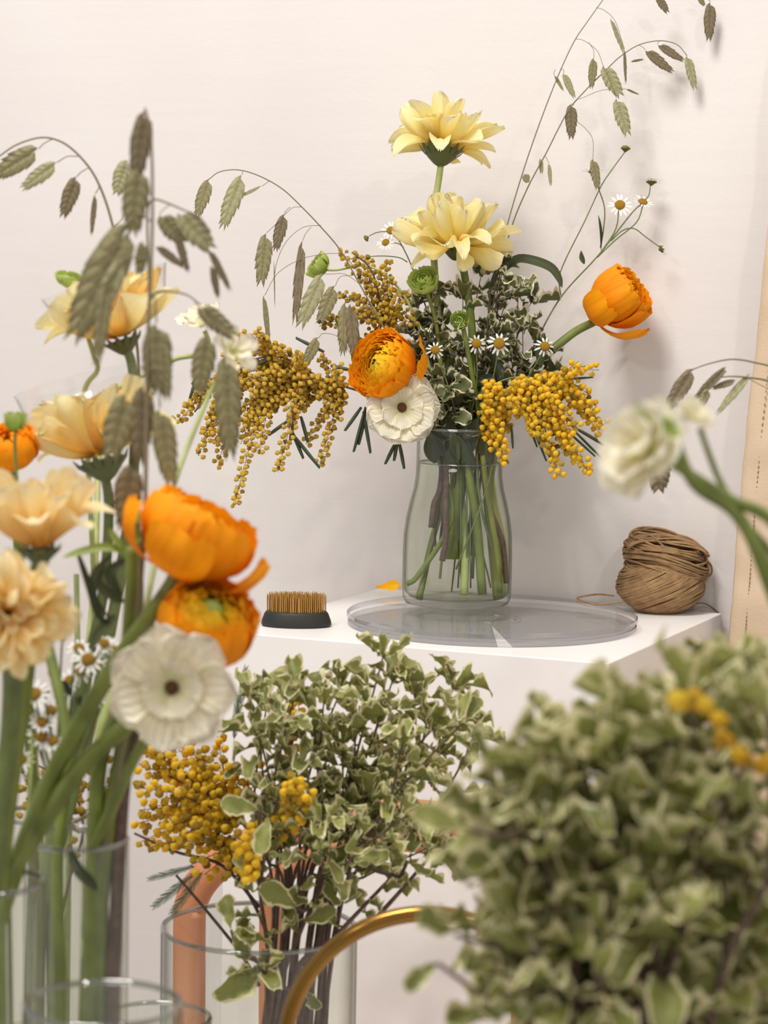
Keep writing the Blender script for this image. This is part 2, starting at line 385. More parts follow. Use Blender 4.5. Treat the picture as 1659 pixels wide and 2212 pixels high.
def dome_mesh(name, mat, flat=.5, nseg=10, nr=5, jit=.06):
    b = MB(); r = random.Random(3); vs = []; uv = []
    for i in range(nr+1):
        a = math.pi/2*i/nr
        for k in range(nseg):
            q = 1+r.uniform(-jit, jit); th = 2*math.pi*k/nseg
            vs.append((math.cos(a)*math.cos(th)*q, math.cos(a)*math.sin(th)*q, math.sin(a)*flat*q)); uv.append((0, i/nr))
    fs = [(i*nseg+k, i*nseg+(k+1) % nseg, (i+1)*nseg+(k+1) % nseg, (i+1)*nseg+k) for i in range(nr) for k in range(nseg)]
    fs.append(tuple(nseg-1-k for k in range(nseg)))
    b.add(vs, fs, uv); return b.mesh(name, mat)
def calyx_mesh(name, mat, n=14, depth=.9):
    """cup with overlapping pointed bracts, opening towards +Z, stem at the origin"""
    b = MB(); b.lathe([(.12, -.02), (.35, .12), (.66, .42), (.86, .78), (.80, .80), (.5, .5)], 20)
    for lay in range(3):
        for k in range(n):
            a = 2*math.pi*(k+.5*lay)/n; z0 = .05+.22*lay; z1 = z0+.45; r0 = .22+.24*lay; r1 = r0+.34+.1*(lay == 2)
            da = .20; pt = lambda r, aa, z: (r*math.cos(aa), r*math.sin(aa), z)
            b.add([pt(r0+.03, a-da, z0), pt(r0+.03, a+da, z0), pt((r0+r1)/2+.05, a+da*.9, (z0+z1)/2), pt((r0+r1)/2+.05, a-da*.9, (z0+z1)/2), pt(r1+.05, a, z1+.1)], [(0, 1, 2, 3), (3, 2, 4)])
    return b.mesh(name, mat)
CALYX = calyx_mesh('calyx', M['calyx'])
EYE_YG = dome_mesh('ranunculus_centre', M['greenpetal'], 1.0, 12, 5, .1)
EYE_Y = dome_mesh('daisy_eye', M['daisy_eye'], .7); EYE_G = dome_mesh('daisy_eye_green', M['daisy_green'], .7); EYE_B = dome_mesh('brown_eye', M['brown_eye'], .5)
def rays_mesh(n, L, droop, seed):
    b = MB(); r = random.Random(seed)
    for k in range(n):
        a = 2*math.pi*k/n+r.uniform(-.1, .1); l = L*r.uniform(.85, 1.1); w = .38; dz = droop+r.uniform(-.15, .15)
        m = RZ(a) @ TR(0, .8, 0); vs = []; uv = []
        for i in range(5):
            v = i/4
            for j in (-1, 0, 1): vs.append(m @ Vector((j*w*.5*p_ray(v), v*l, dz*v*l*.8+.04*abs(j)))); uv.append(((j+1)/2, v))
        b.add(vs, [(i*3+j, i*3+j+1, i*3+j+4, i*3+j+3) for i in range(4) for j in (0, 1)], uv)
    return b.mesh('daisy_rays', M['daisy_white'])
RAYS = [rays_mesh(13, 1.5, -.1, 1), rays_mesh(12, 1.35, .25, 2), rays_mesh(11, 1.2, -.7, 3), rays_mesh(9, 1.0, .6, 4)]
def ball_mat(name, a, b_, c):
    t = NT(name); oi = t.add('ShaderNodeObjectInfo'); r = hexramp(t, [(0, a), (.5, b_), (1, c)], oi.outputs['Random']); t.link(r.outputs[0], t.b.inputs['Base Color'])
    t.b.inputs['Roughness'].default_value = .95; bump(t, noise_tex(t, 7, 2).outputs[0], .6, .05); translucent(t, r.outputs[0], .3); return t.m
M['mimosa_ball'] = ball_mat('mimosa_yellow', '#ffe14c', '#fcd234', '#e6b62a')
M['mimosa_ochre'] = ball_mat('mimosa_ochre', '#ecc854', '#dab440', '#b8963c')
def ico(name, mat, sub=2, spike=.22, seed=1):
    bm = bmesh.new(); bmesh.ops.create_icosphere(bm, subdivisions=sub, radius=1); r = random.Random(seed)
    for v in bm.verts: v.co *= 1+r.uniform(-spike, spike*.6)
    me = bpy.data.meshes.new(name); bm.to_mesh(me); bm.free(); me.materials.append(mat); return me
BALL = [ico('mimosa_blossom', M['mimosa_ball'], 2, .30, i) for i in range(3)]
BALL_O = [ico('mimosa_blossom_ochre', M['mimosa_ochre'], 2, .34, i+5) for i in range(3)]

def spikelet_mesh(name, mat, n=11, seed=0, spread=.42):
    """flat oat spikelet: overlapping keeled scales left and right; hangs along +Y, length 1, width about 1"""
    b = MB(); r = random.Random(seed)
    for i in range(n):
        t = i/(n-1); y0 = .01+t*.74; L = .30-.07*t
        wmax = math.sin(math.pi*min(1, .16+.80*t))**.8*(1-.25*t)
        for sd in ((-1, 1) if i else (1,)):
            ang = sd*(.20+spread*.8*wmax*(1-.35*t))*(1+r.uniform(-.2, .2)); ox = sd*.03*wmax
            c, s = math.cos(ang), math.sin(ang); w = .09+.20*wmax; z = .03*((i % 2)-.5)+sd*.012
            loc = [(0, 0, 0), (-w*.5, L*.35, .01), (0, L*.38, .075), (w*.5, L*.35, .01), (-w*.34, L*.72, .01), (0, L*.72, .05), (w*.34, L*.72, .01), (0, L*1.22, .0), (0, L*.4, -.04)]
            vs = [(ox+(x*c+y*s*1.5), y0+(-x*s*.4+y*c), z+zz) for x, y, zz in loc]
            fs = [(0, 1, 2), (0, 2, 3), (1, 4, 5, 2), (2, 5, 6, 3), (4, 7, 5), (5, 7, 6), (0, 8, 1), (0, 3, 8), (1, 8, 7, 4), (8, 3, 6, 7)]
            b.add(vs, fs, [(.5, 0), (0, .4), (.5, .5), (1, .4), (0, .8), (.5, .8), (1, .8), (.5, 1), (.5, .4)])
    xm = max(abs(v.x) for v in b.v); ym = max(v.y for v in b.v)
    b.v = [Vector((v.x/xm*.5, v.y/ym, v.z)) for v in b.v]
    return b.mesh(name, mat, smooth=False)
SPIKE = {k: [spikelet_mesh('oat_spikelet', M[k], 10+i, i) for i in range(3)] for k in ('oat', 'oat_brown', 'oat_pale')}
def feather_mesh():
    b = MB(); r = random.Random(9); n = 26
    b.tube([(0, i/8, .03*math.sin(i*.5)) for i in range(9)], .012, 4)
    for i in range(n):
        v = .05+.93*i/n; L = .26*math.sin(math.pi*(.12+.8*v))**.7
        for s in (-1, 1):
            a = .95+r.uniform(-.12, .12); dx, dy = s*math.sin(a)*L, math.cos(a)*L
            b.add([(0, v-.016, 0), (0, v+.016, 0), (dx, v+dy+.012, .03), (dx, v+dy-.014, .03), (dx*1.15, v+dy*1.15, .03)], [(0, 3, 2, 1), (3, 4, 2)])
    return b.mesh('feathery_leaf', M['feather'], smooth=False)
FEATHER = feather_mesh()
def needle_mesh():
    b = MB(); b.tube([(0, 0, 0), (.0, .33, .02), (.01, .66, .02), (0, 1, 0)], lambda t: .5*(.55+.45*math.sin(math.pi*(t*.8+.1))), 5)
    b.v = [Vector((v.x, v.y, v.z*.5)) for v in b.v]; return b.mesh('needle_leaf', M['needle'])
NEEDLE = needle_mesh()

TO_CAM = -FWD
def place_strip(T, name, me, a, b, width, roll=0.0, d=None, parent=None, nz=None):
    """put a sheet/spikelet from a to b (world points), its face turned roll radians away from the room side"""
    a, b = Vector(a), Vector(b); y = b-a; L = y.length
    n = Matrix.Rotation(roll, 3, y.normalized()) @ Vector((0, -1, .1))
    return T.part(name, me, frame_y(a, y, n, width, L, nz or max(width, L*.5)), parent=parent)

# ------------------------------------------------------------------ layout
Tt = P(1063, 1323, 2.575); Z_TT = Tt.z; Z_PED = Z_TT-.0135
VB, DV = on_plane(986, 1303, Z_TT)
A, _ = on_plane(1316, 1433, Z_PED); B, _ = on_plane(1556, 1326, Z_PED)
E2 = (B-A); E2.z = 0; L2 = .385; E2.normalize(); E1 = Vector((-E2.y, E2.x, 0)); L1 = .40
ANG = math.atan2(-E2.x, E2.y)      # rotation of pedestal and wall about z
Z_TABLE = .62
# ---- setting
def slab(name, c, e, mat, rz=0, bev=0.0, smooth=False):
    b = MB(); b.box((0, 0, 0), e); me = b.mesh(name, mat, smooth)
    return me, Matrix.Translation(c) @ RZ(rz)
me, mw = slab('floor', (0, 1.5, -.03), (3.5, 3.5, .03), M['floor']); structure('floor', me).matrix_world = mw
wc = A+E2*(L2+.012+.04); wc.z = 1.6
me, mw = slab('wall_back', wc, (3.4, .04, 1.6), M['wall'], ANG); structure('wall_back', me).matrix_world = mw
# pedestal ------------------------------------------------
pc = A+E1*(L1/2)+E2*(L2/2); pc.z = 0
bm = bmesh.new(); bmesh.ops.create_cube(bm, size=1)
bmesh.ops.scale(bm, vec=(L1, L2, Z_PED), verts=bm.verts); bmesh.ops.translate(bm, vec=(0, 0, Z_PED/2), verts=bm.verts)
bmesh.ops.bevel(bm, geom=bm.edges[:], offset=.0012, segments=2, profile=.5, affect='EDGES')
me = bpy.data.meshes.new('pedestal'); bm.to_mesh(me); bm.free(); me.materials.append(M['pedestal'])
single('display_pedestal', me, 'white painted box pedestal carrying the turntable, brush and twine ball', 'pedestal', mw=Matrix.Translation(pc) @ RZ(ANG))

# turntable -----------------------------------------------
T = Thing('turntable', 'clear acrylic round turntable lying flat on the white pedestal', 'turntable', (Tt.x, Tt.y, Z_PED))
def disc(name, r, z0, z1, matf, mate):
    b = MB(); b.lathe([(r-.0012, z0), (r, z0+.001), (r, z1-.001), (r-.0012, z1)], 128)
    n = 128; o = len(b.v)
    b.v += [Vector((0, 0, z0)), Vector((0, 0, z1))]; b.uv += [(0, 0), (0, 0)]
    nf = len(b.f)
    for k in range(n): b.f.append((k, (k+1) % n, o)[::-1]); b.f.append((3*n+k, 3*n+(k+1) % n, o+1))
    me = mesh_from(name, b.v, b.f, [matf, mate], b.uv, False)
    for p in me.polygons[:nf]: p.material_index = 1
    return me
up = Matrix.Translation((Tt.x, Tt.y, 0))
T.part('upper_disc', disc('upper_disc', .1485, Z_TT-.0055, Z_TT, M['acrylic'], M['acrylic_rim']), up)
T.part('lower_disc', disc('lower_disc', .1475, Z_PED, Z_PED+.0055, M['acrylic'], M['acrylic_rim']), up)
b = MB(); b.lathe([(.03, Z_PED+.0055), (.03, Z_TT-.0055), (.024, Z_TT-.0055), (.024, Z_PED+.0055)], 48, closed=True)
T.part('bearing_ring', b.mesh('bearing_ring', M['acrylic']), up)

# main vase -----------------------------------------------
u = DV/FPX
vp = [(0, .2), (100, 0), (112, 3), (117, 14), (118, 60), (118, 110), (116.5, 150), (112, 185), (105, 218), (97, 248), (93, 275), (92, 310), (92, 350), (93.5, 372), (95.5, 378),
      (93, 380), (89.5, 374), (88.5, 350), (88.5, 310), (89.5, 275), (93.5, 248), (101.5, 218), (108.5, 185), (113, 150), (114.5, 110), (114.5, 60), (113, 26), (104, 16), (60, 14), (30, 22), (0, 25)]
def lathe_obj(prof, mat, loc, n=72, name='body'):
    b = MB(); b.lathe([(r*u, z*u) for r, z in prof], n, off=loc); return b.mesh(name, mat)
V = Thing('milk_bottle_vase', 'clear glass bottle-shaped vase full of cut stems on the turntable', 'vase', VB)
V.part('body', lathe_obj(vp, M['glass'], VB))
b = MB(); rr = 92*u
b.tube([Vector((VB.x+rr*math.cos(a), VB.y+rr*math.sin(a), VB.z+379*u)) for a in [2*math.pi*k/64 for k in range(64)]], .0016, 8, close=True)
V.part('rim', b.mesh('rim', M['glass_rim']))
V.part('water', lathe_obj([(0, 26), (30, 23), (60, 16), (103, 18), (112, 28), (113.4, 60), (113.4, 110), (112, 150), (107.5, 185), (100.5, 218), (92.5, 248), (88.5, 275), (87.6, 305), (0, 305)], M['water'], VB))
b = MB(); wz = VB.z+305*u; rr = 87*u
b.tube([Vector((VB.x+rr*math.cos(a), VB.y+rr*math.sin(a), wz)) for a in [2*math.pi*k/64 for k in range(64)]], .0007, 6, close=True)
V.part('waterline', b.mesh('waterline', M['glass_rim']))

# brush (pin holder) --------------------------------------
bc, db = on_plane(640, 1352, Z_PED); ub = db/FPX
T = Thing('pin_flower_holder', 'small oval pin holder with black base and brass pins', 'pin holder', bc)
b = MB(); b.lathe([(.01, 0), (72*ub, 0), (76*ub, 4*ub), (75*ub, 12*ub), (69*ub, 28*ub), (65*ub, 33*ub), (.01, 33*ub)], 56, off=bc, sy=.62); T.part('base', b.mesh('base', M['black_rubber']))
b = MB()
for i in range(-15, 16):
    for j in range(-8, 9):
        x, y = i*4.15*ub, j*4.6*ub
        if (x/(64*ub))**2+(y/(38*ub))**2 > 1: continue
        q = bc+Vector((x+rnd.uniform(-1, 1)*ub*.6, y+rnd.uniform(-1, 1)*ub*.6, 31*ub)); h = (39+rnd.uniform(-3, 3))*ub
        b.tube([q, q+Vector((rnd.uniform(-.6, .6)*ub, 0, h*.85)), q+Vector((rnd.uniform(-1, 1)*ub, 0, h))], lambda t: 1.35*ub*(1 if t < .6 else .35), 5)
T.part('pins', b.mesh('pins', M['pin'], False), stuff=True)

# twine ball ----------------------------------------------
tb, dt = on_plane(1431, 1322, Z_PED); ut = dt/FPX
T = Thing('twine_ball', 'ball of brown jute twine at the right corner of the pedestal', 'twine', tb)
bm = bmesh.new(); bmesh.ops.create_icosphere(bm, subdivisions=4, radius=1)
for v in bm.verts:
    z = v.co.z; v.co.x *= (1 if z > -.2 else 1-.30*((-.2-z)/.8)**1.5); v.co.y *= (1 if z > -.2 else 1-.30*((-.2-z)/.8)**1.5)
    v.co = Vector((v.co.x*92*ut, v.co.y*80*ut, max(v.co.z, -.86)*66*ut))+tb+Vector((-6*ut, 0, .86*66*ut))
me = bpy.data.meshes.new('core'); bm.to_mesh(me); bm.free(); me.materials.append(M['twine_dark']); me.polygons.foreach_set('use_smooth', [True]*len(me.polygons))
T.part('core', me)
b = MB(); cc = tb+Vector((-6*ut, 0, .86*66*ut)); r2 = random.Random(5)
def clampz(p): p.z = max(p.z, Z_PED+.0012); return p
for k in range(120):       # slanted windings of the lower ball
    off = -.93+1.86*k/119; tilt = math.radians(-32+r2.uniform(-6, 6)); az = r2.uniform(-.15, .15)
    rr = math.sqrt(1-off*off); R = 1+r2.uniform(0, .03); pts = []
    for i in range(36):
        a = 2*math.pi*i/36; p = Vector((rr*math.cos(a), rr*math.sin(a), off)) 
        p = Matrix.Rotation(az, 3, 'Z') @ (Matrix.Rotation(tilt, 3, 'Y') @ p)*R
        q = 1 if p.z > -.2 else 1-.30*((-.2-p.z)/.8)**1.5
        pts.append(clampz(cc+Vector((p.x*q*93*ut, p.y*q*81*ut, max(p.z, -.86)*67*ut))))
    b.tube(pts, 2.0*ut, 5, close=True)
T.part('windings', b.mesh('windings', M['twine']), stuff=True)
b = MB()                   # the hank of loops on top
hc = cc+Vector((10*ut, 0, 62*ut))
for k in range(64):
    pts = []; w = r2.uniform(.82, 1.05); lv = r2.uniform(-1, 1); ph = r2.uniform(0, 6); thick = math.sqrt(1-lv*lv*.8)
    for i in range(40):
        a = 2*math.pi*i/40; x = 90*math.cos(a)*w*(.86+.14*thick); y = 70*math.sin(a)*w*(.8+.2*thick)
        z = lv*34+7*math.sin(2*a+ph)-16*math.sin(a+2.6)-.10*x*(1 if lv > -.2 else .2)-6*math.cos(a*2+.5)
        pts.append(hc+Vector((x*ut, y*ut, z*ut)))
    b.tube(pts, r2.uniform(2.1, 3.0)*ut, 5, close=True)
for k in range(26):        # strands crossing over the top
    y0 = r2.uniform(-50, 50); s = r2.uniform(-.4, .4); pts = []
    for i in range(16):
        v = i/15*2-1; hh = math.sqrt(max(0, 1-(v*.97)**2)*max(0, 1-(y0/75)**2))
        pts.append(hc+Vector((88*v*ut, (y0+s*30*v)*ut, (8+38*hh+3*math.sin(v*4+k)-8*v)*ut)))
    b.tube(pts, r2.uniform(2.0, 2.8)*ut, 5)
T.part('top_hank', b.mesh('top_hank', M['twine']), stuff=True)
b = MB()
def wp(l, n=6): return path([(x, y, dt+dd) for x, y, dd in l], n=n)
b.tube(wp([(1371, 1168, -.02), (1369, 1155, -.02), (1378, 1150, -.025), (1408, 1158, -.03), (1440, 1185, -.035), (1475, 1198, -.03), (1520, 1208, -.02)]), 2.3*ut, 6)
b.tube(wp([(1520, 1205, -.01), (1536, 1222, 0), (1536, 1240, 0), (1520, 1246, -.01), (1500, 1238, -.02)]), 2.4*ut, 6)
T.part('stray_loops', b.mesh('stray_loops', M['twine']))
b = MB(); tp = [on_plane(x, y, Z_TT+.002+h)[0] for x, y, h in [(1326, 1287, .004), (1290, 1284, .003), (1255, 1289, .001), (1246, 1292, .0), (1262, 1299, .0), (1290, 1306, 0), (1322, 1303, .001), (1345, 1300, .003)]]
b.tube(spline(tp), 2.1*ut, 6); T.part('loose_end', b.mesh('loose_end', M['twine']))
b = MB(); q = [P(1496, 1305, dt+.0), P(1520, 1303, dt+.01), P(1545, 1318, dt+.012), P(1556, 1332, dt+.005), P(1552, 1370, dt+.02), P(1557, 1420, dt+.02), P(1556, 1500, dt+.02)]
b.tube(spline(q), 1.0*ut, 5); single('dark_cord', b.mesh('dark_cord', M['thread']), 'thin dark cord trailing off the pedestal beside the beige cloth', 'cord')

# fallen petal ---------------------------------------------
fp, df = on_plane(838, 1283, Z_TT)
me = sheet('fallen_petal', M['ran_mid'], p_broad, curl=.9, cup=.5, nu=4, nv=8, seed=3, edge_wave=.06)
single('fallen_petal', me, 'single orange petal lying on the turntable behind the vase', 'petal', mw=frame_y(fp+Vector((-.013, 0, .0075)), (1, .15, .02), (0, -.75, .6), .014, .027, .012))

# hanging linen panel ----------------------------------------
def on_wall(x, y, off):
    v = P(x, y, 1)-CAM; q = A+E2*(L2+.012-off); return CAM+v*((q-CAM).dot(E2)/v.dot(E2))
wn = -E2   # wall normal towards the room
def panel():
    edge = [(1705, 0), (1672, 300), (1655, 480), (1634, 700), (1608, 930), (1592, 1100), (1580, 1250), (1568, 1380), (1563, 1480), (1560, 1800), (1558, 2300), (1556, 2800), (1554, 3420)]
    L = [on_wall(x, y, .05) for x, y in edge]; n = 14*len(edge)
    line = [at(L, i/n) for i in range(n+1)]; nu = 26; vs = []; uv = []
    th = .012
    for i, p in enumerate(line):
        for j in range(nu+1):
            uu = j/nu; x = uu*.55
            w = .006*math.sin(x*24+i*.03)+.008*noise.noise(Vector((x*16, p.z*11, 0)))+.0036*noise.noise(Vector((x*60, p.z*34, 3)))*math.exp(-abs(x-.02)/.06)
            if abs(x-.022) < .012: w -= .0022
            e = .008*(1-math.exp(-x/.004))
            vs.append(p-E1*x-E2*(w+e)); uv.append((uu, i/n))
    m = nu+1; fs = [(i*m+j, i*m+j+1, (i+1)*m+j+1, (i+1)*m+j)[::-1] for i in range(n) for j in range(nu)]
    return mesh_from('linen', vs, fs, M['linen'], uv), line
me, line = panel()
T = Thing('linen_panel', 'beige padded linen panel with stitched edge beside the wall', 'fabric panel', (line[-1].x, line[-1].y, line[-1].z))
o = T.part('cloth', me); md = o.modifiers.new('thick', 'SOLIDIFY'); md.thickness = .01; md.offset = -1
sub = o.modifiers.new('sub', 'SUBSURF'); sub.levels = 1; sub.render_levels = 1
b = MB()
tot = (line[0]-line[-1]).length; ns = 190
for k in range(ns):
    p = at(line, k/ns); t = tang(line, k/ns); q = p-E1*.0215-E2*.0085
    w = .006*math.sin(.0215*24+k/ns*len(line)*.03)
    q += -E2*(w-.0015)
    b.tube([q, q+t*.0016-E2*.001, q+t*.0032], .0006, 4)
T.part('stitching', b.mesh('stitching', M['stitch']), stuff=True)

# ------------------------------------------------------------------ flower builders
def add_stem(T, lines, rads, mat='stem', n=8, name='stem'):
    b = MB()
    for l, r in zip(lines, rads): b.tube(l, r, n)
    return T.part(name, b.mesh('stem', M[mat]))
def taper(a, c): return lambda t: a+(c-a)*t
def gerbera(label, head, axis, R, stem, rad, mats, layers, xh=None, group=None, calyx=True, eye=False, stemmat='stem_pale', off=.12, csize=.26):
    """layers: (count, elevation, relative length, width, spread)"""
    T = Thing('gerbera_daisy', label, 'flower', stem[-1], group)
    add_stem(T, [stem], [taper(rad*.8, rad)], stemmat)
    mh = frame_z(head, axis, xh, R)
    ps = [m for k in mats for m in GERB[k]]
    for cnt, el, ln, wd, sp in layers:
        a0 = rnd.uniform(0, 6)
        for k in range(cnt):
            e = el+rnd.uniform(-sp, sp); l = ln*rnd.uniform(.86, 1.1)
            T.part('petal', rnd.choice(ps), mh @ RZ(a0+2*math.pi*k/cnt+rnd.uniform(-.2, .2)) @ TR(0, off, .02) @ RX(e) @ RY(rnd.uniform(-.7, .7)) @ SCL(wd*rnd.uniform(.85, 1.15), l, l))
    if calyx: T.part('calyx', CALYX, mh @ TR(0, 0, -csize*.95) @ SCL(csize, csize, csize))
    if eye: T.part('flower_centre', EYE_Y, mh @ SCL(.2, .2, .2))
    return T
def ranun(label, head, axis, R, stem, rad, kind, flat=.8, xh=None, loose=(), stemmat='stem', group=None, mh=None, nm='ranunculus'):
    T = Thing(nm, label, 'flower', stem[-1], group)
    add_stem(T, [stem], [taper(rad*.75, rad)], stemmat)
    ranunculus_head(T, head, axis, R, kind, flat, xh, loose)
    return T
def white_flower(label, head, axis, R, stem, rad, layers=((7, .12, 1, .85), (7, .3, .9, .8), (6, .5, .72, .7)), eye=.13, stemmat='stem', group=None, xh=None, nm='white_ranunculus'):
    T = Thing(nm, label, 'flower', stem[-1], group)
    add_stem(T, [stem], [taper(rad*.75, rad)], stemmat)
    mh = frame_z(head, axis, xh, R)
    for li, (cnt, el, ln, wd) in enumerate(layers):
        for k in range(cnt):
            T.part('petal', rnd.choice(WHITE), mh @ RZ(2*math.pi*k/cnt+li*.45+rnd.uniform(-.1, .1)) @ TR(0, .03, .02*li) @ RX(el+rnd.uniform(-.1, .1)) @ RY(rnd.uniform(-.15, .15)) @ SCL(wd, ln, ln))
    if eye:
        T.part('flower_centre', EYE_B, mh @ TR(0, 0, .08) @ SCL(eye, eye, eye))
    return T
def chamomile(label, stems, heads, rad, group=None, mat='stem_dark', leaves=(), base=None):
    """stems: world lines; heads: (point, axis, R, ray variant or None, green eye)"""
    T = Thing('chamomile_spray', label, 'flower', base or stems[0][-1], group)
    add_stem(T, stems, [taper(rad*.7, rad)]+[taper(rad*.5, rad*.7)]*(len(stems)-1), mat, 6)
    for p, ax, R, rv, green in heads:
        m = frame_z(p, ax, None, R)
        h_ = T.part('flower_head', EYE_G if green else EYE_Y, m)
        if rv is not None: T.part('ray_petals', RAYS[rv], m, parent=h_)
        T.part('calyx', CALYX, m @ TR(0, 0, -.62) @ SCL(.8, .8, .8), parent=h_)
    for a, b_, w, k in leaves: place_strip(T, 'leaf', LANCE['leaf_dark'][k], a, b_, w, rnd.uniform(-.5, .5))
    return T
def oats(label, stems, rad, spikes, group=None, mat='oat', branches=(), base=None):
    """spikes: (top, tip, width, material, roll)"""
    T = Thing('oat_grass', label, 'grass', base or stems[0][-1], group)
    add_stem(T, list(stems)+list(branches), [taper(rad*.45, rad)]*len(stems)+[rad*.3]*len(branches), 'oat_stem', 5)
    for a, b_, w, mt, ro in spikes:
        place_strip(T, 'spikelet', rnd.choice(SPIKE[mt]), a, b_, w, ro, nz=w*.8)
    return T
def mimosa(label, stems, racemes, R, mats, group=None, rad=.0016, step=1.7, wide=1.5, feathers=(), needles=(), limit=295, twig='stem_dark', base=None):
    T = Thing('mimosa_branch', label, 'flowering branch', base or stems[0][-1], group)
    b = MB()
    for l in stems: b.tube(l, taper(rad*.6, rad), 6)
    spots = []
    for l, dens in racemes:
        b.tube(l, taper(rad*.35, rad*.2), 4)
        tot = sum((l[i+1]-l[i]).length for i in range(len(l)-1)); n = max(3, int(tot/(R*step)*dens*1.65))
        for k in range(n):
            t = (k+.5)/n; p = at(l, t); tg = tang(l, t)
            o1 = tg.orthogonal().normalized(); o1 = Matrix.Rotation(k*2.4+rnd.uniform(-.4, .4), 3, tg) @ o1
            spots.append((p+o1*R*wide*rnd.uniform(.5, 1.5), p))
    rnd.shuffle(spots)
    for q, p in spots: b.tube([p, q], rad*.12, 3, cap=False)
    T.part('stem', b.mesh('stem', M[twig]))
    bs = [m for k in mats for m in k]
    for q, p in spots[:limit]:
        s = R*rnd.uniform(.75, 1.12)
        T.part('blossom', rnd.choice(bs), Matrix.Translation(q) @ Matrix.Rotation(rnd.uniform(0, 6), 4, 'X') @ SCL(s, s, s))
    if len(spots) > limit:
        b = MB(); src = bs[0]; vs = [v.co.copy() for v in src.vertices]; fs = [tuple(f.vertices) for f in src.polygons]
        for q, p in spots[limit:]: b.add([q+v*R*.95 for v in vs], fs)
        T.part('small_blossoms', b.mesh('small_blossoms', src.materials[0]), stuff=True)
    for a, c, w, ro in feathers: place_strip(T, 'feathery_leaf', FEATHER, a, c, w, ro)
    for a, c, w in needles: place_strip(T, 'needle_leaf', NEEDLE, a, c, w, 0)
    return T
def bush(label, base, ends, fork, leaf, L, nl=9, cov=.5, mat='pitt', rad=.0022, group=None, ros=5, wfac=.52, lens=(.7, 1.15), sag=0, forks=None, extra=(), bsp=.1):
    """woody stems from base through fork to each end, leaves round the outer part, a rosette at the tip"""
    T = Thing('pittosporum_branch', label, 'foliage branch', base, group)
    b = MB(); leaves = 0
    for i, e in enumerate(ends):
        f = forks[i] if forks else fork+Vector(((e.x-fork.x)*bsp*1.2, (e.y-fork.y)*.3, 0))
        b0 = base if forks else base+Vector(((e.x-fork.x)*bsp, (e.y-fork.y)*bsp, 0))
        mid = f.lerp(e, .5)+Vector((rnd.uniform(-1, 1), rnd.uniform(-1, 1), rnd.uniform(-.3, .6)))*L*.5
        l = spline([b0, f, mid, e], 7); b.tube(l, taper(rad, rad*.35), 6)
        tot = nl+ros
        for k in range(tot):
            if leaves >= 298: break
            leaves += 1
            tip = k >= nl; t = 1-.01 if tip else 1-cov*(k+.5)/nl*.98-.02
            p = at(l, t); tg = tang(l, min(t, .97)); o1 = tg.orthogonal().normalized()
            o1 = Matrix.Rotation(k*2.399+i+rnd.uniform(-.4, .4), 3, tg) @ o1
            el = rnd.uniform(.25, .7) if tip else rnd.uniform(-.15, .55)
            dr = (tg*math.sin(el)+o1*math.cos(el))+Vector((0, 0, -sag)); ln = L*rnd.uniform(*lens)*(1 if t > .6 or tip else .9)
            nr = (tg-o1*.3)+Vector((rnd.uniform(-.4, .4), rnd.uniform(-.4, .4), .4))
            T.part('leaf', rnd.choice(LEAF[mat]), frame_y(p+dr*rad*.5, dr, nr, ln*wfac*rnd.uniform(.85, 1.2), ln))
    for a, c, w in extra:
        e = min(list(ends)+[base.lerp(fork, .8)] if fork else ends, key=lambda q: (q-a).length)
        b.tube(spline([a, a.lerp(e, .5)+Vector((0, 0, -.006)), e], 4), rad*.45, 5)
        place_strip(T, 'leaf', rnd.choice(LEAF[mat]), a, c, w, rnd.uniform(-.5, .5))
    T.part('stem', b.mesh('stem', M['twig'])); return T

S = FPX
def w_(n, d): return n*d/FPX
D = DV    # depth of the bottle vase's axis (2.64)

# ------------------------------------------------------------------ arrangement in the bottle vase
gerbera('pale yellow gerbera seen from below, topmost flower over the glass bottle vase', P(955, 318, D+.01), (.10, .28, 1), w_(112, D),
        path([(954, 345, D+.01), (946, 400, D+.01), (936, 470, D+.015), (940, 600, D+.015), (958, 780, D+.01), (985, 1000, D+.005), (1004, 1150, D), (1003, 1285, D-.01)]), .0042, ['gerb'],
        [(10, .62, 1.0, .37, .3), (10, .28, 1.08, .38, .25), (6, -.15, 1.0, .38, .35), (7, 1.0, .8, .32, .3)], group=None, csize=.40, off=.2)
gerbera('pale yellow gerbera with curled petals, second flower from the top over the bottle vase', P(985, 530, D-.02), (.06, -.05, 1), w_(112, D),
        path([(994, 550, D-.02), (1008, 620, D-.02), (1020, 720, D-.015), (1018, 850, D-.01), (1012, 1000, D-.01), (1030, 1130, D-.01), (1042, 1285, D-.01)]), .0048, ['gerb'],
        [(13, .55, 1.08, .36, .35), (12, .12, 1.12, .36, .3), (10, 1.0, 1.0, .32, .3), (9, -.4, .95, .36, .3), (6, 1.3, .9, .3, .2)], csize=.30, stemmat='stem')
ranun('orange ranunculus on a thick leaning stem at the right of the bottle vase', P(1340, 643, D+.02), (.72, -.3, .52), w_(66, D),
      path([(1288, 693, D+.02), (1228, 727, D+.01), (1140, 812, D), (1082, 930, D-.005), (1055, 1050, D), (1062, 1150, D+.01), (1076, 1290, D+.01)]), .0058, 'closed', .98, None,
      loose=((2.2, .5, 1.0), (3.6, .35, 1.02), (5.2, .25, 1.0)))
ranun('yellow-orange ranunculus with open centre just above the white one in the bottle vase', P(828, 790, D-.05), (-.68, -.66, .36), w_(73, D),
      path([(850, 800, D-.02), (890, 850, D), (935, 930, D), (960, 1050, D), (930, 1180, D+.01), (905, 1295, D)]), .0036, 'amber', .85, (0, .3, 1), loose=((3.3, .3, 1.05),))
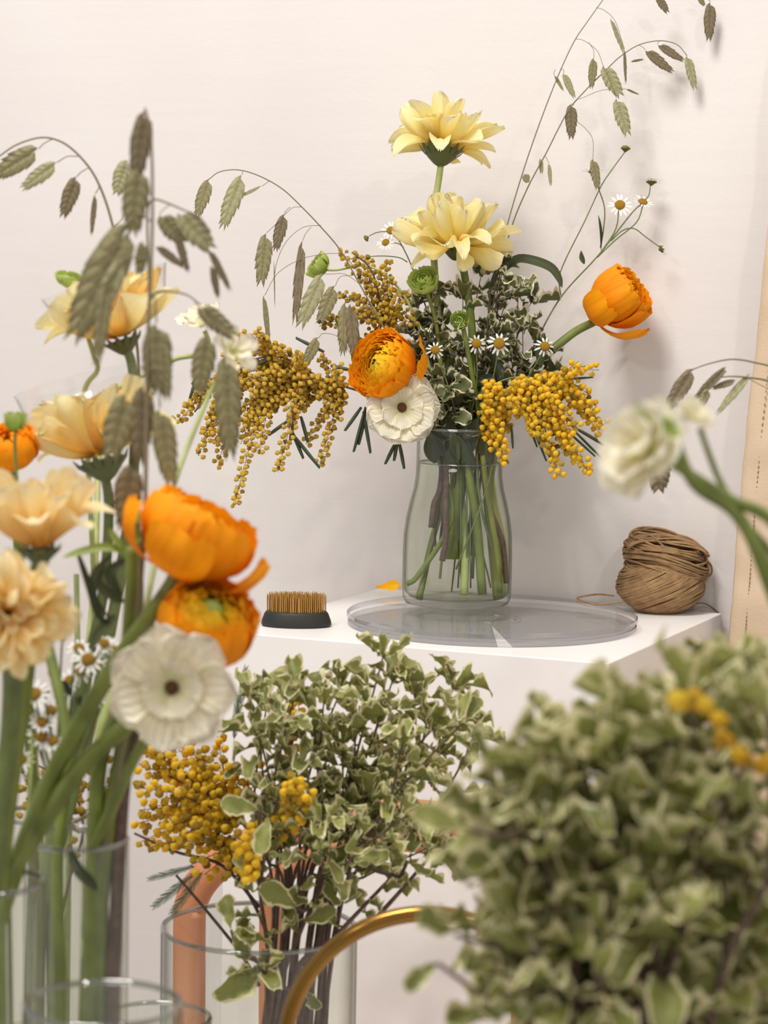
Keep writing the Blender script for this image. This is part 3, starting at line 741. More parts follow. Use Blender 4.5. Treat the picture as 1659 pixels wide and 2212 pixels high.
white_flower('round white flower with brown centre at the neck of the bottle vase', P(868, 880, D-.055), (.02, -1, .04), w_(80, D),
             path([(880, 885, D-.04), (915, 930, D-.02), (950, 1000, D-.01), (975, 1120, D-.02), (905, 1240, D-.02), (878, 1262, D-.02)]), .003,
             layers=((7, .06, 1, .92), (7, .16, .93, .85), (6, .3, .6, .55)), eye=.13)
ranun('green ruffled ranunculus bud right under the curled yellow gerbera', P(914, 604, D-.03), (-.25, -.6, .6), w_(33, D),
      path([(922, 628, D-.03), (940, 690, D-.02), (950, 760, D-.01), (962, 900, D), (985, 1100, D+.01), (1000, 1250, D+.02)]), .0026, 'green', .85, group=None)
ranun('small round green bud on a bent stalk in the middle of the bottle vase', P(993, 692, D-.05), (-.15, -.9, .25), w_(20, D),
      path([(1000, 705, D-.045), (1008, 745, D-.045), (1020, 810, D-.035), (1035, 900, D-.02), (1050, 1050, D-.02), (1075, 1200, D-.02), (1080, 1280, D-.01)]), .0032, 'green', .95)
ranun('pale green flower bud on a sideways stem among the left oats', P(684, 572, D+.03), (-.7, -.2, .5), w_(30, D),
      path([(695, 583, D+.03), (730, 583, D+.02), (790, 574, D+.01), (840, 600, D), (885, 660, D), (920, 760, D), (950, 900, D), (965, 1080, D+.02), (950, 1250, D+.03)]), .0015, 'green', .9, stemmat='stem_pale')
# chamomile
d = D+.03
def hd(x, y, dd, ax, r, v, g=False): return (P(x, y, dd), ax, w_(r, dd), v, g)
main = path([(1388, 440, d), (1365, 460, d), (1292, 552, d), (1216, 636, d), (1165, 724, d-.01), (1120, 830, d-.02), (1080, 930, d-.03), (1050, 1060, D-.03), (985, 1230, D-.04)])
chamomile('tall chamomile spray with white daisies rising at the right of the bottle vase',
          [main, path([(1350, 328, d), (1318, 372, d), (1297, 405, d), (1262, 480, d), (1222, 560, d), (1208, 600, d), (1211, 638, d)]), path([(1282, 376, d), (1292, 405, d), (1306, 450, d), (1303, 500, d), (1297, 535, d)]),
           path([(1336, 452, d), (1334, 480, d), (1325, 505, d), (1298, 545, d)]), path([(1405, 398, d), (1402, 420, d), (1390, 440, d), (1375, 480, d), (1330, 518, d), (1290, 556, d)]),
           path([(1424, 533, d), (1395, 512, d), (1370, 494, d), (1345, 498, d), (1320, 520, d)])],
          [hd(1351, 322, d, (.1, .1, 1), 11, None, True), hd(1281, 372, d, (0, .2, 1), 11, 1, True), hd(1339, 443, d, (-.1, -.9, .5), 12, 0), hd(1388, 437, d, (.2, -.5, .8), 11, 1), hd(1407, 394, d, (.05, .25, 1), 12, 1, True), hd(1428, 538, d, (.8, .2, .3), 9, 3, True)],
          .0011, leaves=[(P(1262, 570, d), P(1254, 540, d), w_(14, d), 1), (P(1298, 540, d), P(1294, 455, d), w_(5, d), 0)])
chamomile('small chamomile spray with dark heads left of the curled yellow gerbera',
          [path([(850, 505, d), (868, 530, d), (895, 590, d), (930, 700, d), (960, 850, d-.01), (985, 1000, D+.02), (960, 1200, D+.03)]), path([(797, 510, d), (815, 502, d), (842, 500, d), (852, 506, d)]), path([(836, 524, d), (860, 526, d), (872, 535, d)]), path([(869, 482, d), (862, 500, d), (858, 512, d)]),
           path([(752, 560, d), (815, 553, d), (860, 556, d), (880, 566, d)])],
          [hd(844, 498, d, (-.2, -.8, .5), 10, 0), hd(833, 524, d, (-.3, -.7, .5), 9, 0), hd(870, 477, d, (.2, .2, 1), 9, None, True), hd(792, 514, d, (-.7, -.1, -.4), 8, None, True)], .001)
for lab, x, y, r, v in [('chamomile head with drooping rays left of two alike above the mimosa of the bottle vase', 1029, 742, 11, 2), ('largest chamomile head in the thick of the bottle vase foliage', 1078, 742, 13, 2),
                        ('chamomile head half hidden among leaves above the round white flower', 940, 756, 10, 2), ('chamomile head nearest the thick orange ranunculus stem', 1177, 748, 11, 2)]:
    dd = D-.045
    chamomile(lab, [path([(x, y+4, dd), (x+(1030-x)*.35, y+90, dd+.01), (x+(1005-x)*.8, 950, D-.01), (1005+(x-1005)*.15, 1150, D-.01), (1002+(x-1005)*.2, 1270, D)])], [hd(x, y, dd, (.1*(x > 1000), -.85, .3), r, v)], .001)
# oat grass
d = D-.03
def sp(x0, y0, x1, y1, w, mt='oat', ro=0.0, dd=None):
    q = dd or d; return (P(x0, y0, q), P(x1, y1, q+.004), w_(w*1.0, q), mt, ro)
O1 = path([(450, 388, d), (475, 371, d), (515, 367, d), (560, 380, d), (610, 408, d), (655, 450, d), (693, 490, d), (735, 540, d), (775, 610, d), (825, 700, d), (875, 790, d+.01), (930, 900, d+.02), (965, 1050, D), (925, 1200, D), (900, 1288, D)])
oats('oat grass stem arching left from the bottle vase with hanging olive spikelets', [O1], .0011,
     [sp(452, 386, 424, 472, 34, 'oat', .3), sp(523, 377, 478, 498, 40, 'oat_pale'), sp(566, 402, 508, 430, 15, 'oat', .9), sp(614, 462, 594, 545, 28, 'oat_brown'), sp(576, 503, 562, 622, 38), sp(592, 560, 594, 668, 8, 'oat', 1.2),
      sp(654, 518, 636, 706, 26, 'oat_brown', .4), sp(698, 590, 645, 712, 40, 'oat_pale'), sp(724, 617, 688, 702, 36), sp(746, 652, 740, 772, 30), sp(757, 655, 768, 790, 30, 'oat_brown'), sp(570, 636, 582, 752, 17, 'oat', .7),
      sp(688, 728, 652, 800, 26, 'oat')],
     branches=[path([(652, 447, d), (630, 450, d), (600, 480, d), (576, 503, d)], n=4), path([(627, 447, d), (618, 455, d), (614, 463, d)], n=4), path([(694, 487, d), (655, 491, d), (620, 520, d), (600, 560, d), (592, 600, d)], n=4), path([(672, 490, d), (660, 505, d), (654, 520, d)], n=4),
               path([(735, 547, d), (700, 549, d), (650, 560, d), (600, 590, d), (572, 638, d)], n=4), path([(775, 612, d), (745, 592, d), (715, 592, d), (698, 592, d)], n=4), path([(760, 595, d), (735, 598, d), (724, 618, d)], n=4), path([(820, 690, d), (780, 650, d), (757, 652, d), (746, 653, d)], n=4),
               path([(760, 770, d), (735, 730, d), (700, 720, d), (688, 730, d)], n=4), path([(525, 368, d), (523, 377, d)], n=2), path([(582, 390, d), (575, 396, d), (566, 402, d)], n=2)], group=None)
d = D+.0
O2 = path([(1345, -60, d), (1302, 0, d), (1270, 45, d), (1240, 90, d), (1205, 165, d), (1165, 268, d), (1130, 370, d), (1100, 470, d), (1078, 560, d), (1060, 700, d), (1040, 850, d-.02), (1015, 1000, D+.02), (990, 1150, D+.03), (975, 1280, D+.03)])
oats('tallest oat grass stem, straight and leaving the photo at the top right', [O2], .0010,
     [sp(1319, 38, 1350, 120, 13, 'oat_pale', .8), sp(1349, 105, 1352, 184, 10, 'oat_brown', .9), sp(1283, 124, 1277, 194, 20, 'oat'), sp(1303, 142, 1343, 212, 36, 'oat_pale'), sp(1332, 212, 1357, 296, 34, 'oat_pale'), sp(1217, 157, 1242, 214, 17, 'oat_pale'), sp(1198, 162, 1218, 198, 9, 'oat_pale', .6),
      sp(1418, -12, 1444, 30, 20, 'oat_brown'), sp(1535, 4, 1531, 92, 28, 'oat_brown'), sp(1508, -12, 1522, 14, 14, 'oat'), sp(1134, 375, 1140, 396, 18, 'oat_pale')],
     branches=[path([(1288, 16, d), (1308, 24, d), (1330, 48, d), (1349, 106, d)], n=5), path([(1242, 84, d), (1262, 88, d), (1290, 110, d), (1303, 142, d), (1320, 180, d), (1332, 212, d)], n=5), path([(1272, 92, d), (1282, 108, d), (1283, 124, d)], n=4),
               path([(1210, 150, d), (1217, 150, d), (1218, 158, d)], n=3), path([(1345, -60, d), (1400, -70, d), (1480, -50, d), (1535, 4, d)], n=5), path([(1200, 150, d), (1196, 158, d), (1198, 163, d)], n=3)])
d = D+.01
O3 = path([(1484, 120, d), (1462, 96, d), (1425, 88, d), (1380, 97, d), (1340, 122, d), (1310, 150, d), (1262, 198, d), (1225, 243, d), (1180, 330, d), (1140, 405, d), (1105, 490, d), (1080, 590, d), (1065, 720, d-.01), (1050, 850, d-.03), (1030, 1000, D+.02), (1035, 1150, D+.03), (1060, 1270, D+.02)])
oats('finer oat grass stem curving over to the right beside the tallest one', [O3], .0010,
     [sp(1484, 119, 1502, 196, 22, 'oat_pale'), sp(1394, 108, 1456, 158, 24, 'oat_brown'), sp(1421, 96, 1480, 133, 20, 'oat_brown'), sp(1234, 224, 1234, 304, 28, 'oat_brown'), sp(1362, 133, 1392, 128, 8, 'oat_pale', .9), sp(1281, 342, 1292, 412, 22, 'oat'),
      sp(1168, 342, 1170, 377, 12, 'oat_pale', .5), sp(1186, 352, 1190, 404, 10, 'oat_pale', .4), sp(1352, 192, 1382, 205, 5, 'oat_brown', 0)],
     branches=[path([(1425, 89, d), (1421, 92, d), (1421, 96, d)], n=3), path([(1380, 97, d), (1390, 103, d), (1394, 108, d)], n=3), path([(1240, 228, d), (1236, 224, d), (1234, 226, d)], n=3), path([(1245, 262, d), (1262, 275, d), (1280, 300, d), (1281, 343, d)], n=5),
               path([(1176, 336, d), (1180, 340, d), (1186, 353, d)], n=3), path([(1250, 215, d), (1300, 195, d), (1352, 192, d)], n=4)])
# mimosa
def rc(pts, dens, dd): return (path([(x, y, dd+o) for x, y, o in pts], n=5), dens)
def fan(cx, cy, ends, dd, dens=1.0, bow=.15):
    out = []
    for x, y in ends:
        o0, o1 = rnd.uniform(-.015, .015), rnd.uniform(-.035, .03)
        mx, my = (cx+x)/2, (cy+y)/2-bow*abs(x-cx)
        out.append(rc([(cx, cy, o0), (mx, my, (o0+o1)/2), (x, y, o1)], dens, dd))
    return out
d = D-.02
ml = path([(420, 890, d), (500, 800, d), (600, 770, d), (700, 820, d), (790, 850, d), (870, 890, d), (935, 960, D-.01), (955, 1030, D), (940, 1140, D), (942, 1195, D)])
rl = (fan(530, 790, [(380, 915), (400, 880), (425, 870), (428, 985), (470, 1010), (440, 940), (450, 900)], d, 1.0, .1)+fan(600, 790, [(515, 725), (555, 715), (590, 740), (520, 760), (505, 1095), (520, 960), (560, 980), (480, 870), (545, 920)], d, 1.0, .25)
      +fan(660, 810, [(600, 745), (640, 770), (590, 850), (600, 1020), (575, 900), (540, 850), (620, 900), (520, 830), (560, 800)], d, 1.0, .1)+fan(740, 840, [(690, 770), (700, 900), (660, 960), (690, 1005), (730, 905), (640, 880), (610, 830), (725, 790), (680, 850), (640, 820)], d, 1.0, .1)+fan(680, 830, [(480, 770), (540, 745), (560, 860), (600, 870), (650, 885), (700, 860), (480, 900), (460, 950), (520, 830), (590, 800)], d, 1.1, .04))
def need(lst, dd, w=7): return [(P(a, b_, dd), P(c, e, dd+.002), w_(w, dd)) for a, b_, c, e in lst]
mimosa('large ochre mimosa branch hanging out to the left of the bottle vase', [ml], rl, w_(6.0, d), [BALL_O, BALL_O, BALL], step=1.2,
       needles=need([(790, 880, 764, 975), (785, 890, 800, 978), (780, 880, 745, 930), (790, 890, 775, 960), (855, 955, 832, 1002), (858, 955, 851, 995), (862, 955, 873, 1012), (640, 880, 625, 960), (625, 930, 690, 1010), (650, 900, 665, 955), (620, 910, 580, 940), (430, 800, 410, 860), (445, 790, 415, 830),
                     (600, 770, 550, 790), (700, 760, 640, 730), (520, 880, 500, 960), (760, 800, 715, 790), (630, 930, 655, 990)], d, 9), twig='twig')
d = D+.0
mimosa('upright ochre mimosa sprig behind the yellow-orange ranunculus', [path([(760, 545, d), (800, 580, d), (820, 640, d), (850, 720, d), (890, 820, d), (935, 930, D+.01), (960, 1050, D+.02), (950, 1180, D+.03)])],
       fan(840, 700, [(735, 540), (765, 545), (790, 550), (820, 575), (835, 560), (850, 600), (725, 635), (760, 640), (790, 620), (870, 630), (895, 670), (700, 690), (720, 705), (690, 705), (770, 690), (800, 660), (885, 640), (780, 740), (900, 700), (800, 700), (850, 660), (760, 670)], d, .9, .12), w_(5.6, d), [BALL_O, BALL_O, BALL], step=1.5, limit=290, twig='twig')
d = D-.06
mimosa('bright yellow mimosa branch drooping over the right rim of the bottle vase', [path([(1290, 905, d), (1220, 850, d), (1140, 815, d), (1070, 830, d), (1040, 880, d+.03), (1030, 960, D-.02), (1040, 1100, D-.02), (1085, 1240, D-.01)])],
       fan(1060, 830, [(1040, 900), (1052, 950), (1068, 975), (1090, 1005), (1075, 900), (1100, 930), (1120, 880)], d, 1.1, .05)+fan(1120, 825, [(1280, 900), (1250, 930), (1230, 960), (1210, 1030), (1250, 1000), (1275, 1025), (1215, 930), (1180, 920), (1160, 880), (1150, 940), (1190, 880), (1220, 890), (1110, 900), (1140, 890), (1170, 950), (1200, 930), (1085, 870), (1130, 850)], d, 1.15, .12)
       +fan(1160, 820, [(1310, 925), (1290, 880), (1300, 940), (1270, 850), (1240, 845), (1220, 985)], d, .9, .15)+fan(1215, 815, [(1265, 790), (1295, 800), (1250, 780), (1235, 800)], d, .5, .1), w_(6.6, d), [BALL, BALL, BALL, BALL_O], step=1.2,
       needles=need([(1150, 920, 1180, 995), (1160, 920, 1205, 985), (1140, 910, 1160, 965), (1240, 930, 1300, 990), (1235, 920, 1310, 965), (1230, 935, 1285, 985), (1245, 925, 1290, 950), (1105, 920, 1108, 968), (1210, 820, 1280, 815), (1215, 830, 1250, 835), (1180, 950, 1190, 1000)], d+.01, 6))
# foliage in the bottle vase
d = D
vb = P(1010, 1200, D+.01)
def pts(lst, dd, spread=.03): return [P(x, y, dd+rnd.uniform(-spread, spread)) for x, y in lst]
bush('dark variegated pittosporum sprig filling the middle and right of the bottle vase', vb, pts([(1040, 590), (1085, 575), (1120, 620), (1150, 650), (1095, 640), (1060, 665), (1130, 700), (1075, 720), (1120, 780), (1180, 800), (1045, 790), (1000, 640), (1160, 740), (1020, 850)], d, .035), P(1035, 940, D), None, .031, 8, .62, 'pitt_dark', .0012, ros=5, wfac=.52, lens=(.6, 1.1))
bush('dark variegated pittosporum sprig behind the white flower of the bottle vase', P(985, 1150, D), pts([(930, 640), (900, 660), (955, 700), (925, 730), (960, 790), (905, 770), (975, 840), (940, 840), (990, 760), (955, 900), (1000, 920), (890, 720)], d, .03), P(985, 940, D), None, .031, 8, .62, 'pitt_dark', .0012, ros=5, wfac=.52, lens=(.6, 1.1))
# broad leaves near the rim of the vase
T = Thing('green_leaf_stem', 'leafy green stem with a long dark leaf arching to the right of the bottle vase', 'foliage branch', P(1020, 1250, D))
ls = path([(1060, 620, D), (1050, 760, D), (1040, 900, D), (1030, 1050, D), (1020, 1250, D)]); add_stem(T, [ls], [taper(.0012, .0018)], 'stem_dark', 6)
lf = path([(1082, 592, D), (1098, 574, D), (1122, 560, D), (1160, 566, D), (1192, 580, D), (1208, 602, D), (1214, 622, D)], n=4)
def ribbon(name, line, wf, mat, nrm=(0, -1, .3), twist=0):
    vs = []; uv = []; n = len(line)
    for i, p in enumerate(line):
        t = i/(n-1); tg = tang(line, t); nn = Matrix.Rotation(twist*t, 3, tg) @ Vector(nrm); s = tg.cross(nn).normalized(); up_ = s.cross(tg).normalized(); w = wf(t)
        for j in (-1, -.5, 0, .5, 1): vs.append(p+s*w*j+up_*w*.35*abs(j)); uv.append(((j+1)/2, t))
    fs = [(i*5+j, i*5+j+1, i*5+j+6, i*5+j+5) for i in range(n-1) for j in range(4)]
    return mesh_from(name, vs, fs, mat, uv)
T.part('leaf', ribbon('leaf', lf, lambda t: w_(11, D)*math.sin(math.pi*min(1, .08+t*.92))**.6, M['leaf_dark'], (0, -1, .8), .5))
T.part('leaf', ribbon('leaf', path([(1058, 625, D), (1068, 600, D), (1082, 570, D), (1090, 545, D)], n=4), lambda t: w_(6, D)*math.sin(math.pi*min(1, .1+t*.9))**.7, M['leaf_dark']))
for x0, y0, x1, y1, w in [(1000, 830, 1130, 812, 26), (1010, 850, 1000, 790, 30), (975, 880, 990, 820, 34), (1060, 760, 1085, 860, 34), (1175, 720, 1165, 800, 24), (1200, 830, 1185, 770, 18), (985, 950, 950, 890, 36), (1050, 960, 1075, 890, 36), (1010, 985, 1030, 900, 34), (960, 985, 925, 930, 30), (1080, 985, 1070, 925, 26), (1000, 940, 965, 905, 30), (940, 1000, 925, 935, 34), (1000, 1000, 975, 930, 36), (1060, 1000, 1045, 935, 36), (1025, 1015, 1010, 950, 30), (965, 1010, 990, 950, 34), (930, 960, 950, 905, 34), (1070, 940, 1040, 900, 34)]:
    place_strip(T, 'leaf', rnd.choice(LANCE['leaf_dark']), P(x0, y0, D-.02), P(x1, y1, D-.03), w_(w, D), rnd.uniform(-.6, .6))
# cut stems standing in the water, each belonging to the sprigs above
for lab, pp, r, mat in [('dark woody stem forking in the water at the left of the bottle vase', [(945, 960, 0), (955, 1010, -.01), (950, 1060, -.02), (938, 1090, -.02), (932, 1140, -.02)], .0034, 'twig'),
                        ('dark woody stem standing upright in the water of the bottle vase', [(960, 950, 0), (964, 1020, -.02), (962, 1100, -.03), (963, 1160, -.03), (955, 1212, -.03)], .0032, 'twig'),
                        ('dark woody stem bending down the right side inside the bottle vase', [(1035, 960, 0), (1048, 1050, -.01), (1062, 1110, -.01), (1085, 1170, -.01), (1094, 1260, -.01)], .0030, 'twig'),
                        ('broad flat green stem ending high in the water of the bottle vase', [(1000, 950, .01), (985, 1080, .0), (977, 1150, .0), (976, 1208, 0)], .0085, 'stem'),
                        ('thick pale green stem at the right inside the bottle vase', [(1050, 960, .02), (1062, 1080, .02), (1082, 1180, .02), (1080, 1290, .02)], .006, 'stem_pale')]:
    b = MB(); b.tube(path([(x, y, D+o) for x, y, o in pp]), r, 8); single('cut_stem', b.mesh('cut_stem', M[mat]), lab, 'stem')

# ------------------------------------------------------------------ foreground: table, vases
b = MB(); b.box((0, 0, -.015), (.75, .62, .015))
for sx in (-1, 1):
    for sy in (-1, 1): b.box((sx*.68, sy*.55, -.325), (.02, .02, .295))
tabx, taby = 0.0, 1.50
T = Thing('side_table', 'white table under the foreground glass vases, below the photo', 'table', (tabx, taby, 0))
b = MB(); b.box((0, 0, Z_TABLE-.0125), (.75, .60, .0125)); T.part('tabletop', b.mesh('tabletop', M['tabletop'], False), Matrix.Translation((tabx, taby, 0)))
lb = MB(); lb.box((0, 0, (Z_TABLE-.025)/2), (.02, .02, (Z_TABLE-.025)/2)); lm = lb.mesh('leg', M['tabletop'], False)
for sx in (-1, 1):
    for sy in (-1, 1): T.part('leg', lm, Matrix.Translation((tabx+sx*.7, taby+sy*.55, 0)))
def cyl_vase(label, x, y, d, rpx, rim=.0036, water=None, group=None, name='cylinder_vase'):
    c = P(x, y, d); r = w_(rpx, d); z0 = Z_TABLE; h = c.z-z0; base = Vector((c.x, c.y, z0)); th = .0028
    T = Thing(name, label, 'vase', base, group)
    b = MB(); b.lathe([(.0005, 0), (r-.003, 0), (r, .003), (r, h-.002), (r-th/2, h), (r-th, h-.002), (r-th, .014), (r-th-.004, .011), (.0005, .011)], 80, off=base)
    T.part('body', b.mesh('body', M['glass']))
    b = MB(); rr = r-th/2
    b.tube([Vector((base.x+rr*math.cos(a), base.y+rr*math.sin(a), c.z)) for a in [2*math.pi*k/80 for k in range(80)]], rim/2, 8, close=True)
    T.part('rim', b.mesh('rim', M['glass_rim']))
    if water:
        b = MB(); b.lathe([(.0005, .0115), (r-th-.004, .0115), (r-th-.0004, .0145), (r-th-.0004, water), (.0005, water)], 64, off=base); T.part('water', b.mesh('water', M['water']))
    return T, base
DA, DB, DE = 1.50, 1.42, 1.95
_, BA = cyl_vase('tall glass cylinder vase with thick green flower stems at the left', 165, 1812, DA, 113, water=.25)
_, BB = cyl_vase('tall glass cylinder vase cut by the left edge of the photo', -18, 1905, DB, 116, water=.2)
cyl_vase('short empty glass cup standing in front of the tall vases, bottom left', 222, 2168, 1.28, 172)
cyl_vase('low empty glass cup just behind the front one, bottom left', 335, 2200, 1.74, 122, name='glass_cup')
_, BE = cyl_vase('wide glass cylinder vase holding the sharp pittosporum and mimosa', 560, 2003, DE, 212, rim=.0040)
_, BF = cyl_vase('narrow glass cylinder vase behind the tall ones at the left', 95, 1760, 1.88, 95, water=.2)

# arched brass tube
d = 1.66; T = Thing('brass_hoop', 'arched brass tube hoop standing in front of the wide vase', 'hoop', P(900, 2230, d).xy.to_3d()+Vector((0, 0, Z_TABLE)))
hc2 = P(922, 2275, d); R_ = w_(308, d); b = MB()
arc = [hc2+Vector((R_*math.cos(a), .10*math.cos(a)*0, R_*math.sin(a))) for a in [math.pi*k/40 for k in range(41)]]
arc = [Vector((arc[0].x, arc[0].y, Z_TABLE+.004))]+arc+[Vector((arc[-1].x, arc[-1].y, Z_TABLE+.004))]
b.tube(arc, w_(18, d), 14); T.part('tube', b.mesh('tube', M['brass']))
b = MB(); b.lathe([(.0005, 0), (R_+.02, 0), (R_+.022, .002), (R_+.022, .004), (R_+.02, .006), (.0005, .006)], 64, off=(hc2.x, hc2.y, Z_TABLE), sy=.3); T.part('base_plate', b.mesh('base_plate', M['brass']))

# peach bentwood chair behind the table
d = 2.22; cx = P(780, 1900, d)
T = Thing('bentwood_chair', 'peach painted bentwood chair with hooped back in front of the pedestal', 'chair', (cx.x, cx.y-.05, 0))
def hoop(xl, xr, ytop, wl, dd, zb):
    c0 = P((xl+xr)/2, ytop, dd); hw = w_((xr-xl)/2, dd); r = w_(wl/2, dd); pts_ = []
    for k in range(33):
        a = math.pi*k/32; pts_.append(Vector((c0.x-hw*math.cos(a), c0.y, c0.z-r-hw*.5+hw*.5*math.sin(a))))
    lo = pts_[0].z; n_ = 6
    pre = [Vector((pts_[0].x+.010*(1-k/n_)**2, c0.y-.02*(1-k/n_)**2, zb+(lo-zb)*k/n_)) for k in range(n_)]
    post = [Vector((2*c0.x-p.x, p.y, p.z)) for p in reversed(pre)]
    pts_ = pre+pts_+post
    bb = MB(); bb.tube(spline(pts_, 3), r, 14); return bb
T.part('outer_hoop', hoop(412, 1330, 1726, 72, d, .44).mesh('outer_hoop', M['terracotta']))
T.part('inner_hoop', hoop(588, 1140, 1788, 52, d, .44).mesh('inner_hoop', M['terracotta']))
sc_ = Vector((cx.x, cx.y-.02, 0)); b = MB(); b.lathe([(.0005, .43), (.19, .43), (.205, .44), (.205, .455), (.19, .465), (.0005, .46)], 56, off=sc_, sy=.92); T.part('seat', b.mesh('seat', M['terracotta']))
for sx in (-1, 1):
    for sy in (-1, 1):
        b = MB(); b.tube([sc_+Vector((sx*.13, sy*.12, .432)), sc_+Vector((sx*.15, sy*.14, .2)), sc_+Vector((sx*.18, sy*.17, 0))], taper(.016, .012), 10); T.part('leg', b.mesh('leg', M['terracotta']))

# ------------------------------------------------------------------ wide vase: mimosa and pittosporum
d = DE; bE = Vector((BE.x, BE.y, Z_TABLE+.02))
def eb(dx, dy=0): return bE+Vector((dx, dy, 0))
ends = [(540, 1500), (575, 1530), (640, 1490), (700, 1510), (740, 1480), (770, 1540), (830, 1410), (850, 1465), (900, 1500), (985, 1480), (1000, 1560), (940, 1570), (680, 1580), (820, 1560), (870, 1600), (740, 1600), (560, 1590), (620, 1560), (1030, 1590), (960, 1620), (900, 1660), (650, 1650), (760, 1680)]
rnd.shuffle(ends)
bush('sharp variegated pittosporum bush, back stems, in the wide glass vase', eb(.01, .02), pts(ends[:12], d+.03, .05), P(600, 1960, d+.02), None, .031, 11, .5, 'pitt', .0018, bsp=.26, ros=7, wfac=.40)
bush('sharp variegated pittosporum bush, front stems, in the wide glass vase', eb(.0, -.02), pts(ends[12:]+[(800, 1720), (600, 1720), (880, 1760), (700, 1780), (930, 1830), (830, 1800)], d-.03, .05), P(620, 1960, d-.01), None, .031, 9, .5, 'pitt', .0018, bsp=.26, ros=6, wfac=.40)
bush('low pittosporum stem with big leaves inside the wide glass vase', eb(-.02, -.03), [P(560, 1920, d-.05), P(500, 2010, d-.06), P(560, 2090, d-.07), P(680, 1940, d-.05), P(850, 1890, d-.03), P(930, 1850, d-.02)], P(590, 2150, d-.03), None, .026, 3, .3, 'pitt', .0034, ros=2,
     extra=[(P(600, 2075, d-.06), P(455, 2150, d-.08), w_(62, d)), (P(590, 2040, d-.06), P(520, 2000, d-.08), w_(40, d)), (P(640, 1960, d-.06), P(565, 1910, d-.08), w_(52, d)), (P(650, 1990, d-.05), P(735, 1965, d-.07), w_(40, d)), (P(560, 1870, d-.06), P(500, 1850, d-.07), w_(36, d)),
            (P(560, 1750, d-.1), P(470, 1730, d-.11), w_(44, d)), (P(580, 1760, d-.1), P(560, 1850, d-.11), w_(40, d)), (P(700, 1870, d-.05), P(730, 1960, d-.05), w_(30, d)), (P(760, 1830, d-.04), P(800, 1870, d-.05), w_(40, d)), (P(660, 2140, d-.04), P(690, 2180, d-.05), w_(30, d)), (P(880, 1860, d-.04), P(935, 1890, d-.04), w_(24, d))])
d = DE+.04
mimosa('yellow mimosa branch left of the pittosporum in the wide vase', [path([(300, 1610, d), (380, 1650, d), (450, 1760, d), (510, 1880, d), (570, 2000, d), (590, 2100, d)], n=6)+[eb(.0, .03)], path([(290, 1800, d), (380, 1840, d), (480, 1870, d), (560, 1960, d)]), path([(380, 1890, d), (440, 1960, d), (520, 2060, d), (560, 2130, d)])],
       fan(500, 1780, [(290, 1600), (320, 1620), (360, 1590), (400, 1600), (430, 1620), (470, 1590), (300, 1650), (340, 1660), (290, 1700), (480, 1640), (440, 1690), (520, 1650), (380, 1720), (340, 1740), (300, 1750), (420, 1760), (350, 1790), (290, 1780), (400, 1800), (560, 1640), (545, 1700), (500, 1720), (300, 1820), (360, 1840), (450, 1740)], d, 1.15, .10)
       +fan(540, 1840, [(390, 1830), (410, 1870), (440, 1890), (460, 1830), (480, 1900), (320, 1830)], d, 1.0, .1)+fan(600, 1800, [(540, 1840), (530, 1870), (620, 1700), (640, 1690), (650, 1720), (600, 1730), (530, 1800), (650, 1500), (640, 1530), (610, 1860), (660, 1700), (560, 1760), (545, 1820)], d, 1.0, .05)+[(path([(580, 1800, d-.06), (620, 1750, d-.12), (632, 1705, d-.13), (645, 1682, d-.13)]), 1.1), (path([(590, 1810, d-.06), (640, 1760, d-.12), (668, 1712, d-.13)]), .9), (path([(570, 1790, d-.06), (545, 1830, d-.12), (540, 1880, d-.13), (532, 1900, d-.13)]), 1.2), (path([(575, 1780, d-.06), (530, 1810, d-.12), (522, 1850, d-.13)]), 1.0)],
       w_(9.2, d), [BALL, BALL, BALL_O], step=1.8, rad=.0018, twig='twig', wide=1.4,
       feathers=[(P(430, 1880, d), P(330, 1960, d), w_(44, d), .2), (P(440, 1880, d), P(370, 1975, d), w_(46, d), 0), (P(425, 1870, d), P(320, 1900, d), w_(36, d), .5), (P(510, 1570, d+.03), P(532, 1440, d+.03), w_(38, d), 0), (P(505, 1600, d), P(515, 1500, d), w_(40, d), .4), (P(480, 1830, d), P(400, 1760, d), w_(60, d), 0), (P(500, 1800, d), P(440, 1700, d), w_(60, d), .3), (P(520, 1900, d), P(470, 1800, d), w_(60, d), 0),
                 (P(440, 1800, d+.02), P(370, 1830, d+.02), w_(60, d), .2)])
d = 1.9
mimosa('ochre mimosa sprig behind the left flower stems', [path([(60, 1640, d), (150, 1700, d), (180, 1790, d), (150, 1900, d), (120, 2050, d)])+[Vector((BF.x, BF.y, Z_TABLE+.02))]],
       fan(150, 1760, [(20, 1650), (30, 1700), (60, 1640), (170, 1700), (190, 1640), (240, 1620), (260, 1680), (230, 1760), (130, 1880), (160, 1880), (60, 1780), (30, 1750), (200, 1820), (270, 1740)], d, .5, .05), w_(9, d), [BALL_O], rad=.0014, twig='twig')

# ------------------------------------------------------------------ left foreground flowers
d = 1.45
inA = lambda x, y, o=0: (x, y, DA+o)
def toA(dx, dy): return Vector((BA.x+dx, BA.y+dy, Z_TABLE+.03))
def toB(dx, dy): return Vector((BB.x+dx, BB.y+dy, Z_TABLE+.03))
def toF(dx, dy): return Vector((BF.x+dx, BF.y+dy, Z_TABLE+.03))
ranun('large orange ranunculus seen from the side, upper of the two beside the left oats', P(428, 1155, 1.44), (.42, -.05, .85), w_(126, 1.44),
      path([(400, 1190, 1.44), (372, 1260, 1.44), (320, 1335, 1.44), (255, 1425, 1.45), (175, 1560, 1.46), (110, 1680, 1.47), (50, 1830, 1.45), (-10, 2000, 1.43)])+[toB(.01, 0)], .0058, 'closed', .68, None,
      loose=((0.3, .22, 1.0), (1.5, .3, 1.0), (2.8, .25, 1.0), (4.4, .3, 1.0)))
